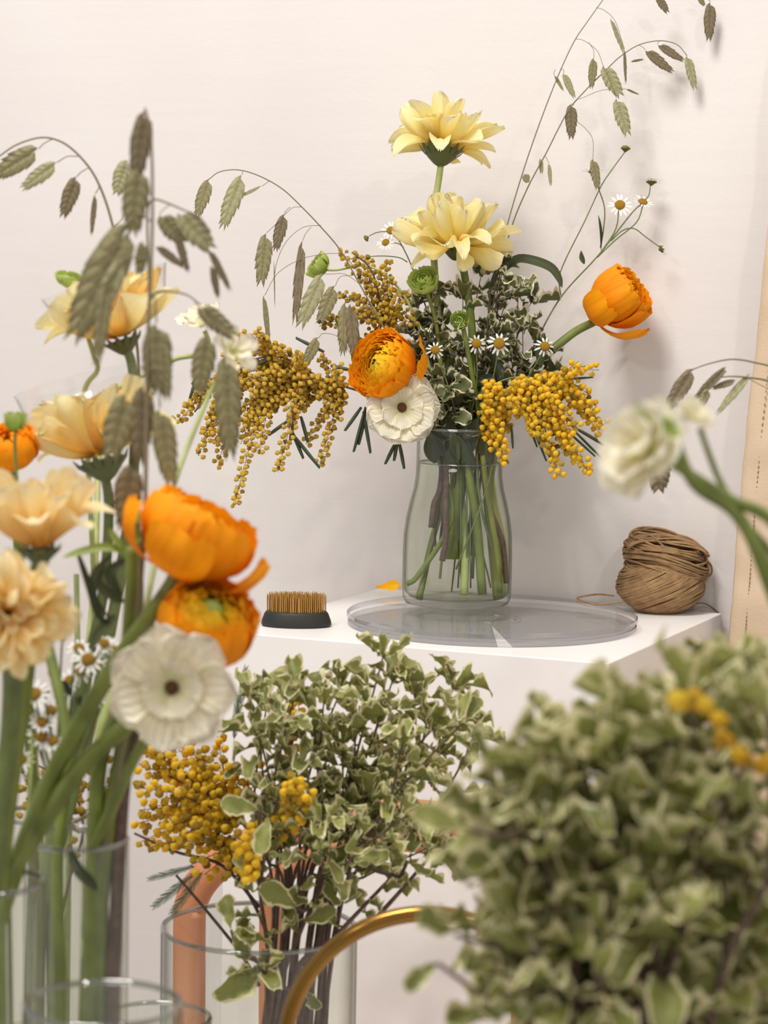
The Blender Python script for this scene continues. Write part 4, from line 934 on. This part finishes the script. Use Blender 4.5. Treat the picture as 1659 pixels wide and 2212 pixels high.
ranun('large orange ranunculus facing forward with a yellow-green centre, left', P(447, 1348, 1.43), (.28, -.55, .78), w_(106, 1.43),
      path([(420, 1400, 1.45), (340, 1490, 1.47), (270, 1570, 1.47), (180, 1650, 1.47), (90, 1780, 1.46), (20, 1890, 1.44), (-30, 2020, 1.43)])+[toB(-.01, 0)], .0062, 'button', .82, None)
white_flower('large blurred white flower with brown centre, front left', P(372, 1484, 1.37), (.0, -1, .02), w_(138, 1.37),
             path([(372, 1490, 1.39), (340, 1560, 1.42), (290, 1640, 1.45), (245, 1740, 1.48), (200, 1850, 1.5), (190, 2000, 1.5)])+[toA(.01, .01)], .004,
             layers=((7, .04, 1, .80), (6, .14, .9, .85), (5, .3, .5, .5)), eye=.12)
gerbera('pale yellow gerbera seen from the side at the left edge, petals upright', P(85, 1180, 1.42), (-.05, -.05, 1), w_(172, 1.42),
        path([(90, 1200, 1.42), (70, 1300, 1.44), (50, 1500, 1.45), (20, 1700, 1.44), (-10, 1950, 1.42)])+[toB(0, .01)], .006, ['gerb_peach'],
        [(9, .95, 1.02, .40, .12), (9, .60, 1.05, .42, .15), (7, 1.25, .8, .35, .12)], group=None, csize=.26, off=.14, stemmat='stem')
gerbera('large face-on warm yellow gerbera cut by the left edge of the photo', P(15, 1330, 1.36), (.35, -.8, .2), w_(145, 1.36),
        path([(10, 1340, 1.37), (25, 1450, 1.40), (20, 1600, 1.42), (0, 1750, 1.42), (-20, 1950, 1.42)])+[toB(0, -.01)], .0062, ['gerb_peach'],
        [(14, .15, 1.0, .36, .15), (13, .4, .9, .32, .15), (11, .75, .65, .26, .2), (9, 1.1, .4, .2, .2)], csize=.25, calyx=True, off=.08, stemmat='stem_dark')
d = 1.8
def cup(T, head, axis, R, depth, lip, bottom=.25):
    b = MB(); b.lathe([(bottom*R, -.25*depth), (bottom*1.2*R, 0), (R*.62, depth*.22), (R*.88, depth*.6), (R*lip, depth), (R*lip*1.02, depth*1.01), (R*lip*.985, depth*.99), (R*.865, depth*.6), (R*.605, depth*.22), (bottom*1.15*R, .003)], 40)
    T.part('plastic_cup', b.mesh('plastic_cup', M['film']), frame_z(head, axis))
hx, ax = P(262, 728, d), Vector((-.30, -.05, .95))
T = gerbera('golden yellow gerbera in a clear plastic cup behind the left oats', hx, ax, w_(150, d),
            path([(268, 745, d), (285, 790, d), (292, 900, d), (280, 1100, d), (230, 1400, d), (160, 1700, d), (110, 1900, d)])+[toF(.01, 0)], .0042, ['gerb_gold', 'gerb'],
            [(9, 1.0, 1.05, .40, .2), (9, .6, 1.05, .42, .2), (6, .35, 1.0, .4, .2)], csize=.28, off=.12, stemmat='stem_dark')
cup(T, hx, ax, w_(140, d), w_(125, d), 1.0, .15)
hx, ax = P(218, 985, d-.03), Vector((-.28, .10, .95))
T = gerbera('translucent yellow gerbera in a clear plastic cup, lower of the two cupped ones', hx, ax, w_(160, d),
            path([(222, 1005, d-.03), (235, 1100, d), (220, 1300, d), (170, 1500, d), (120, 1750, d), (90, 1950, d)])+[toF(-.01, .01)], .0042, ['gerb_gold', 'gerb'],
            [(9, .95, 1.0, .42, .15), (10, .6, 1.05, .42, .2), (6, .3, .95, .4, .2)], csize=.36, off=.14, stemmat='stem_dark')
cup(T, hx, ax, w_(150, d), w_(165, d), .95, .15)
ranun('orange ranunculus half out of the photo at the left edge', P(22, 968, 1.75), (-.2, -.5, .8), w_(64, 1.75), path([(25, 990, 1.76), (40, 1200, 1.78), (60, 1500, 1.8), (75, 1800, 1.85)])+[toF(-.015, -.01)], .004, 'closed', .7)
ranun('closed green bud on a thin stalk above the left orange ranunculus', P(33, 903, 1.6), (.08, -.1, 1), w_(24, 1.6), path([(33, 922, 1.6), (34, 1000, 1.6), (50, 1200, 1.6), (70, 1500, 1.6), (60, 1750, 1.52), (20, 1950, 1.44)])+[toB(.015, .01)], .0013, 'green', 1.25, nm='flower_bud')
ranun('succulent green bud above the upper cupped gerbera', P(150, 600, 1.82), (.2, -.3, 1), w_(30, 1.82), path([(155, 618, 1.82), (200, 760, 1.82), (210, 800, 1.82), (182, 850, 1.82), (190, 1000, 1.83), (200, 1400, 1.85), (130, 1800, 1.87)])+[toF(0, -.015)], .0022, 'green', .7, nm='flower_bud', stemmat='stem_pale')
ranun('small green bud left of the upper large orange ranunculus', P(285, 1112, 1.5), (-.1, -.2, 1), w_(24, 1.5), path([(288, 1130, 1.5), (295, 1300, 1.5), (285, 1500, 1.5), (240, 1750, 1.5), (215, 1950, 1.5)])+[toA(.02, 0)], .0055, 'green', 1.0, nm='flower_bud', stemmat='stem')
# white flowers behind the left oats
d = 1.95
white_flower('small white flower just left of the ochre mimosa, upper one behind the oats', P(438, 705, d), (-.25, -.35, .8), w_(62, d), path([(442, 715, d), (450, 740, d), (430, 765, d), (380, 775, d), (330, 800, d), (270, 830, d), (235, 860, d), (215, 960, d), (200, 1300, d-.05), (150, 1700, 1.9)])+[toF(.015, .01)], .0024,
             layers=((5, .4, 1, .7), (4, .9, .8, .6)), eye=0, stemmat='stem_pale', nm='white_flower')
d = 1.6
white_flower('blurred cream flower between two oat spikelets in front of the ochre mimosa', P(500, 760, d), (.35, -.5, .3), w_(62, d), path([(500, 765, d), (440, 880, d), (360, 1100, 1.55), (300, 1400, 1.5), (240, 1700, 1.5), (200, 1950, 1.5)])+[toA(.0, .015)], .002,
             layers=((5, .3, 1, .7), (4, .7, .8, .6)), eye=0, stemmat='stem_pale', nm='white_flower')
# big oat stems
def spd(dd): return lambda x0, y0, x1, y1, w, mt='oat', ro=0.0: sp(x0, y0, x1, y1, w, mt, ro, dd)
d = 1.45; s_ = spd(d)
oats('tall straight oat grass stem with big blurred spikelets at the left', [path([(313, 233, d), (326, 300, d), (329, 450, d), (325, 600, d), (318, 760, d), (316, 950, d), (308, 1200, d), (280, 1500, 1.47), (240, 1750, 1.49), (200, 1950, 1.5)])+[toA(.015, -.01)]], .0018,
     [s_(314, 238, 292, 400, 50, 'oat_brown'), s_(300, 360, 285, 515, 62), s_(280, 480, 150, 745, 96), s_(265, 560, 200, 700, 50, 'oat_pale'), s_(232, 610, 207, 795, 38), s_(338, 697, 342, 860, 70), s_(350, 740, 362, 870, 40, 'oat', .4), s_(345, 880, 372, 1060, 56),
      s_(275, 850, 235, 1000, 70), s_(310, 830, 300, 1010, 60, 'oat_brown'), s_(285, 1000, 265, 1150, 66, 'oat_brown'), s_(310, 520, 300, 600, 30)],
     branches=[path([(328, 480, d), (300, 460, d), (280, 480, d)], n=3), path([(325, 640, d), (334, 640, d), (338, 697, d)], n=3), path([(322, 560, d), (270, 560, d), (232, 610, d)], n=3), path([(318, 800, d), (340, 800, d), (345, 880, d)], n=3), path([(318, 790, d), (290, 800, d), (275, 850, d)], n=3)])
d = 1.85; s_ = spd(d)
oats('oat grass stem arching to the left edge of the photo', [path([(-12, 345, d), (35, 313, d), (88, 297, d), (130, 305, d), (165, 330, d), (200, 372, d), (225, 425, d), (245, 492, d), (275, 620, d), (300, 800, d), (290, 1100, d), (220, 1500, d), (130, 1850, 1.88)])+[toF(.02, 0)]], .0014,
     [s_(84, 321, -20, 385, 52), s_(123, 351, 44, 410, 36, 'oat_pale'), s_(166, 381, 134, 474, 38, 'oat_brown'), s_(206, 418, 197, 512, 13, 'oat_brown'), s_(275, 345, 250, 425, 44, 'oat_pale', .2)],
     branches=[path([(112, 301, d), (95, 310, d), (84, 321, d)], n=3), path([(168, 338, d), (145, 338, d), (123, 351, d)], n=3), path([(192, 362, d), (175, 372, d), (166, 382, d)], n=3), path([(200, 372, d), (214, 400, d), (206, 418, d)], n=3), path([(245, 490, d), (268, 460, d), (275, 347, d)], n=3)])
d = 1.55; s_ = spd(d)
oats('oat grass stem with spikelets hanging just right of the tall blurred one', [path([(455, 500, d), (430, 468, d), (400, 455, d), (365, 440, d), (330, 432, d), (318, 470, d), (322, 640, d), (318, 900, d), (310, 1200, 1.53), (270, 1600, 1.5), (215, 1900, 1.5)])+[toA(-.01, .015)], path([(432, 658, d), (405, 638, d), (370, 630, d), (335, 633, d), (320, 660, d)])], .0011,
     [s_(345, 463, 400, 530, 46), s_(385, 458, 462, 545, 58, 'oat_pale'), s_(380, 500, 408, 592, 20, 'oat_brown'), s_(336, 530, 402, 580, 20, 'oat_brown'), s_(450, 535, 500, 632, 18, 'oat_brown'), s_(458, 572, 472, 648, 18, 'oat_brown'), s_(428, 660, 512, 732, 46, 'oat'), s_(449, 722, 428, 860, 54), s_(488, 765, 498, 1000, 62, 'oat')],
     branches=[path([(370, 440, d), (350, 455, d), (345, 463, d)], n=3), path([(425, 465, d), (445, 500, d), (450, 535, d)], n=3), path([(418, 645, d), (440, 690, d), (449, 722, d)], n=3), path([(432, 658, d), (470, 700, d), (488, 765, d)], n=3)])
# green stems standing in the left vases
T = Thing('leafy_stem', 'green stem with narrow curling leaves left of the large orange ranunculus', 'foliage branch', toA(.0, -.02))
gs = path([(285, 1180, 1.48), (283, 1300, 1.48), (265, 1500, 1.49), (215, 1650, 1.5), (205, 1850, 1.5), (195, 2050, 1.5)])+[toA(0, -.02)]
add_stem(T, [gs], [taper(.004, .0055)], 'stem', 8)
for pp, w, mt in [([(285, 1195), (230, 1183), (170, 1195), (135, 1205)], 11, 'leaf_green'), ([(280, 1200), (245, 1160), (235, 1140)], 9, 'leaf_green'), ([(170, 1200), (195, 1270), (215, 1330), (245, 1350)], 9, 'leaf_dark'), ([(225, 1215), (215, 1260), (250, 1290), (270, 1300)], 12, 'leaf_dark'), ([(275, 1210), (240, 1240), (265, 1290)], 14, 'leaf_dark'),
                  ([(250, 1330), (215, 1370), (195, 1410)], 14, 'leaf_dark'), ([(280, 1180), (310, 1150), (320, 1120)], 8, 'leaf_green'), ([(240, 1200), (205, 1240), (205, 1290), (240, 1340)], 9, 'leaf_dark'), ([(290, 1330), (330, 1360), (330, 1400)], 12, 'leaf_green')]:
    T.part('leaf', ribbon('leaf', path(pp, 1.49, 5), lambda t, w=w: w_(w, 1.49)*math.sin(math.pi*min(1, .08+t*.92))**.6, M[mt], (0, -1, .4), .6))
for lab, pp, r, mat, end in [('straight pale green stem at the middle of the tall left vase', [(285, 1430, 1.54), (225, 1560, 1.53), (210, 1700, 1.52), (200, 1850, 1.51), (190, 2050, 1.5)], .0045, 'stem_pale', toA(.005, .02)),
                             ('straight green stem at the left inside the tall left vase', [(105, 1400, 1.55), (140, 1560, 1.53), (145, 1680, 1.52), (125, 1850, 1.51), (130, 2100, 1.5)], .0038, 'stem', toA(-.015, .0)),
                             ('dark stalk along the right side inside the tall left vase', [(300, 1540, 1.5), (270, 1680, 1.5), (255, 1900, 1.5), (245, 2100, 1.5)], .0042, 'twig', toA(.022, -.005)),
                             ('vertical pale stem behind the chamomile at the left', [(165, 1240, 1.8), (167, 1400, 1.8), (160, 1600, 1.83), (120, 1900, 1.87)], .0022, 'stem_pale', toF(.02, .01)),
                             ('broad pale green stem in the far left vase', [(50, 1370, 1.8), (70, 1600, 1.83), (90, 1900, 1.86)], .0036, 'stem_pale', toF(-.01, -.02)),
                             ('twig with a grey-green leaf inside the tall left vase', [(240, 1660, 1.53), (232, 1800, 1.52), (215, 1950, 1.5)], .0013, 'twig', toA(.01, -.015))]:
    b = MB(); b.tube(path(pp)+[end], taper(r*.9, r), 8); single('cut_stem', b.mesh('cut_stem', M[mat]), lab, 'stem')
single('grey_leaf', ribbon('grey_leaf', path([(152, 1840, 1.46), (170, 1880, 1.45), (195, 1905, 1.45), (210, 1925, 1.45)], n=4), lambda t: w_(13, 1.46)*math.sin(math.pi*min(1, .1+t*.9))**.6, M['leaf_dark']), 'narrow grey-green leaf caught against the tall left vase', 'leaf')
# chamomile in the left foreground
d = 1.58
hs = [(190, 1425, 15, 0, False), (208, 1440, 13, 1, False), (60, 1532, 14, 2, True), (110, 1535, 12, 0, False), (88, 1590, 14, 0, False), (130, 1500, 10, None, True), (225, 1390, 11, 2, False), (98, 1495, 9, None, False), (205, 1530, 10, None, False), (240, 1400, 11, 0, False), (135, 1380, 8, None, True), (170, 1400, 12, 2, False), (90, 1560, 12, 1, False), (245, 1480, 12, 0, False)]
hs += [(75, 1500, 15, 0, False), (150, 1470, 12, 0, False), (45, 1640, 13, 0, False), (30, 1600, 12, 2, False), (215, 1500, 14, 0, False), (175, 1450, 13, 2, False), (115, 1600, 12, 1, False), (140, 1560, 12, 0, False)]
hs = [(x, y, r*1.1, v, g) for x, y, r, v, g in hs]
for half, lab in ((0, 'blurred chamomile spray under the left gerberas, taller heads'), (1, 'blurred chamomile spray under the left gerberas, lower heads')):
    hh = hs[half::2]; fk = P(120+20*half, 1720, d+.03*half)
    main = [P(110+30*half, 1600, d), fk, P(110, 1900, 1.83), toF(-.02+.03*half, 0)]
    chamomile(lab, [spline(main)]+[spline([P(x, y, d+.02*half), P(x*.75+120*.25, y+60, d), fk]) for x, y, *_ in hh], [hd(x, y, d+.02*half, (rnd.uniform(-.3, .3), -.6, .5), r, v, g) for x, y, r, v, g in hh], .0013,
              leaves=[(P(105+q*30, 1440+q*30, d), P(125+q*28, 1475+q*30, d), w_(16, d), 1) for q in range(3)])

# ------------------------------------------------------------------ right foreground
base = P(1350, 3350, 1.12); base.z = Z_TABLE
vr = Thing('ceramic_pot', 'pale pot holding the blurred pittosporum at the right, below the photo', 'pot', base)
b = MB(); b.lathe([(.0005, 0), (.06, 0), (.075, .02), (.085, .10), (.08, .16), (.076, .16), (.08, .10), (.07, .02), (.0005, .012)], 48, off=base); vr.part('body', b.mesh('body', M['tabletop']))
top = base+Vector((0, 0, .03))
reg = [(1190, 1680), (1260, 1640), (1270, 1590), (1130, 1700), (1340, 1640), (1400, 1620), (1450, 1560), (1400, 1560), (1490, 1500), (1560, 1480), (1620, 1470), (1660, 1520), (1560, 1600), (1620, 1620), (1020, 1790), (1060, 1810), (1100, 1780), (1180, 1760), (1250, 1740), (1330, 1760), (1420, 1730), (1500, 1700),
       (1150, 1960), (1130, 1900), (1180, 1880), (1200, 1860), (1280, 1860), (1360, 1860), (1440, 1860), (1520, 1840), (1150, 2080), (1200, 2060), (1180, 2010), (1240, 1990), (1330, 1990), (1420, 1980), (1500, 1960), (1580, 1980), (1170, 2170), (1220, 2130), (1250, 2110), (1340, 2120), (1440, 2110), (1540, 2100), (1640, 2080),
       (1300, 2200), (1430, 2210), (1550, 2200), (1200, 2220), (1650, 2190)]
rnd.shuffle(reg); d = 1.12
g3 = [reg[0::3], reg[1::3], reg[2::3]]
for i, lab in enumerate(['big blurred pittosporum at the right, rear stems', 'big blurred pittosporum at the right, middle stems', 'big blurred pittosporum at the right, front stems']):
    dd = 1.18-.06*i
    e = pts(g3[i], dd, .03)
    bush(lab, top+Vector((.01*i, -.01*i, 0)), e, None, None, .034, 10, .45, 'pitt', .0024, ros=6, wfac=.44, forks=[P(p_[0]*.55+1350*.45, max(p_[1]+260, 2350), dd) for p_ in g3[i]],
         extra=[] if i != 2 else [(P(1010, 1790, 1.05), P(885, 1750, 1.04), w_(60, 1.05)), (P(1480, 1590, 1.07), P(1335, 1565, 1.07), w_(56, 1.07)), (P(985, 2020, 1.07), P(905, 1960, 1.06), w_(64, 1.07)), (P(945, 2080, 1.07), P(868, 2140, 1.06), w_(46, 1.07))])
d = 1.22
mimosa('few mimosa blossoms showing in the blurred pittosporum at the right', [spline([P(1500, 1480, d), P(1520, 1700, d), P(1450, 2300, d), top])],
       [(path([(1496, 1500, 1.0), (1504, 1530, 1.0)]), .2), (path([(1520, 1585, 1.0), (1560, 1610, 1.0), (1575, 1650, 1.0)]), .4), (path([(1600, 1660, 1.0), (1640, 1650, 1.0), (1660, 1620, 1.0)]), .4)], w_(21, d), [BALL], rad=.0016)
# white flowers leaning in from the right, in a vase out of the photo
d = 1.12; wb = P(1760, 2300, 1.15); wbase = Vector((wb.x, wb.y, Z_TABLE))
b = MB(); b.lathe([(.0005, 0), (.036, 0), (.04, .004), (.04, .30), (.0385, .302), (.037, .30), (.037, .012), (.0005, .010)], 64, off=wbase)
single('cylinder_vase', b.mesh('cylinder_vase', M['glass']), 'glass vase out of the photo to the right holding the leaning white flowers', 'vase')
def toR(a, c): return wbase+Vector((a, c, .03))
white_flower('big blurred white flower leaning in from the right edge', P(1400, 975, d), (-.65, -.55, .45), w_(122, d), path([(1425, 985, d), (1500, 1030, d), (1580, 1080, d), (1680, 1140, d), (1760, 1350, 1.13), (1780, 1900, 1.15)])+[toR(.01, 0)], .0030,
             layers=((7, .15, 1, .8), (6, .5, .9, .75), (6, .9, .75, .6)), eye=0, nm='white_flower')
white_flower('smaller blurred white flower at the upper right beside the big one', P(1492, 905, d+.02), (.35, -.5, .7), w_(54, d), path([(1512, 925, d+.02), (1535, 990, d+.02), (1562, 1052, d+.02), (1640, 1180, d), (1720, 1400, 1.13), (1760, 1900, 1.15)])+[toR(0, .01)], .0018,
             layers=((6, .4, 1, .8), (5, .9, .8, .7)), eye=0, nm='white_flower')
ranun('yellow-green bud between the two blurred white flowers at the right', P(1452, 925, d-.01), (.2, -.4, .6), w_(30, d), path([(1455, 945, d), (1500, 1045, d), (1590, 1110, d), (1650, 1230, d), (1730, 1500, 1.13), (1755, 1950, 1.15)])+[toR(-.01, 0)], .0034, 'green', 1.2, nm='flower_bud')
ranun('small yellow bud standing on top of the big blurred white flower', P(1396, 893, d), (0, -.1, 1), w_(20, d), path([(1397, 905, d), (1420, 960, d+.01), (1500, 1040, d+.01), (1600, 1120, d+.01), (1700, 1300, 1.13), (1770, 1950, 1.15)])+[toR(0, -.01)], .0016, 'green', 1.2, nm='flower_bud')
d = 1.95; s_ = spd(d)
ob = P(1790, 2200, d)
oats('oat grass entering from the right edge over the white wall', [path([(1496, 798, d), (1530, 786, d), (1580, 776, d), (1630, 783, d), (1680, 800, d), (1740, 860, d), (1790, 1100, d), (1800, 1700, d)])+[Vector((ob.x, ob.y, Z_TABLE))], path([(1552, 815, d), (1580, 813, d), (1612, 815, d), (1660, 823, d), (1720, 850, d)]), path([(1520, 850, d), (1545, 828, d), (1567, 800, d)], n=4)], .0011,
     [s_(1498, 796, 1436, 893, 38, 'oat_brown', .3), s_(1570, 792, 1496, 866, 20, 'oat_brown'), s_(1530, 840, 1512, 882, 22, 'oat_pale'), s_(1590, 822, 1536, 840, 16, 'oat_brown', .3), s_(1622, 806, 1545, 898, 20, 'oat_pale', .4), s_(1424, 985, 1422, 1068, 56, 'oat_brown')],
     branches=[path([(1612, 815, d), (1640, 830, d), (1700, 860, d)], n=3), path([(1500, 797, d), (1460, 830, d), (1430, 900, d), (1424, 985, d)], n=4)])
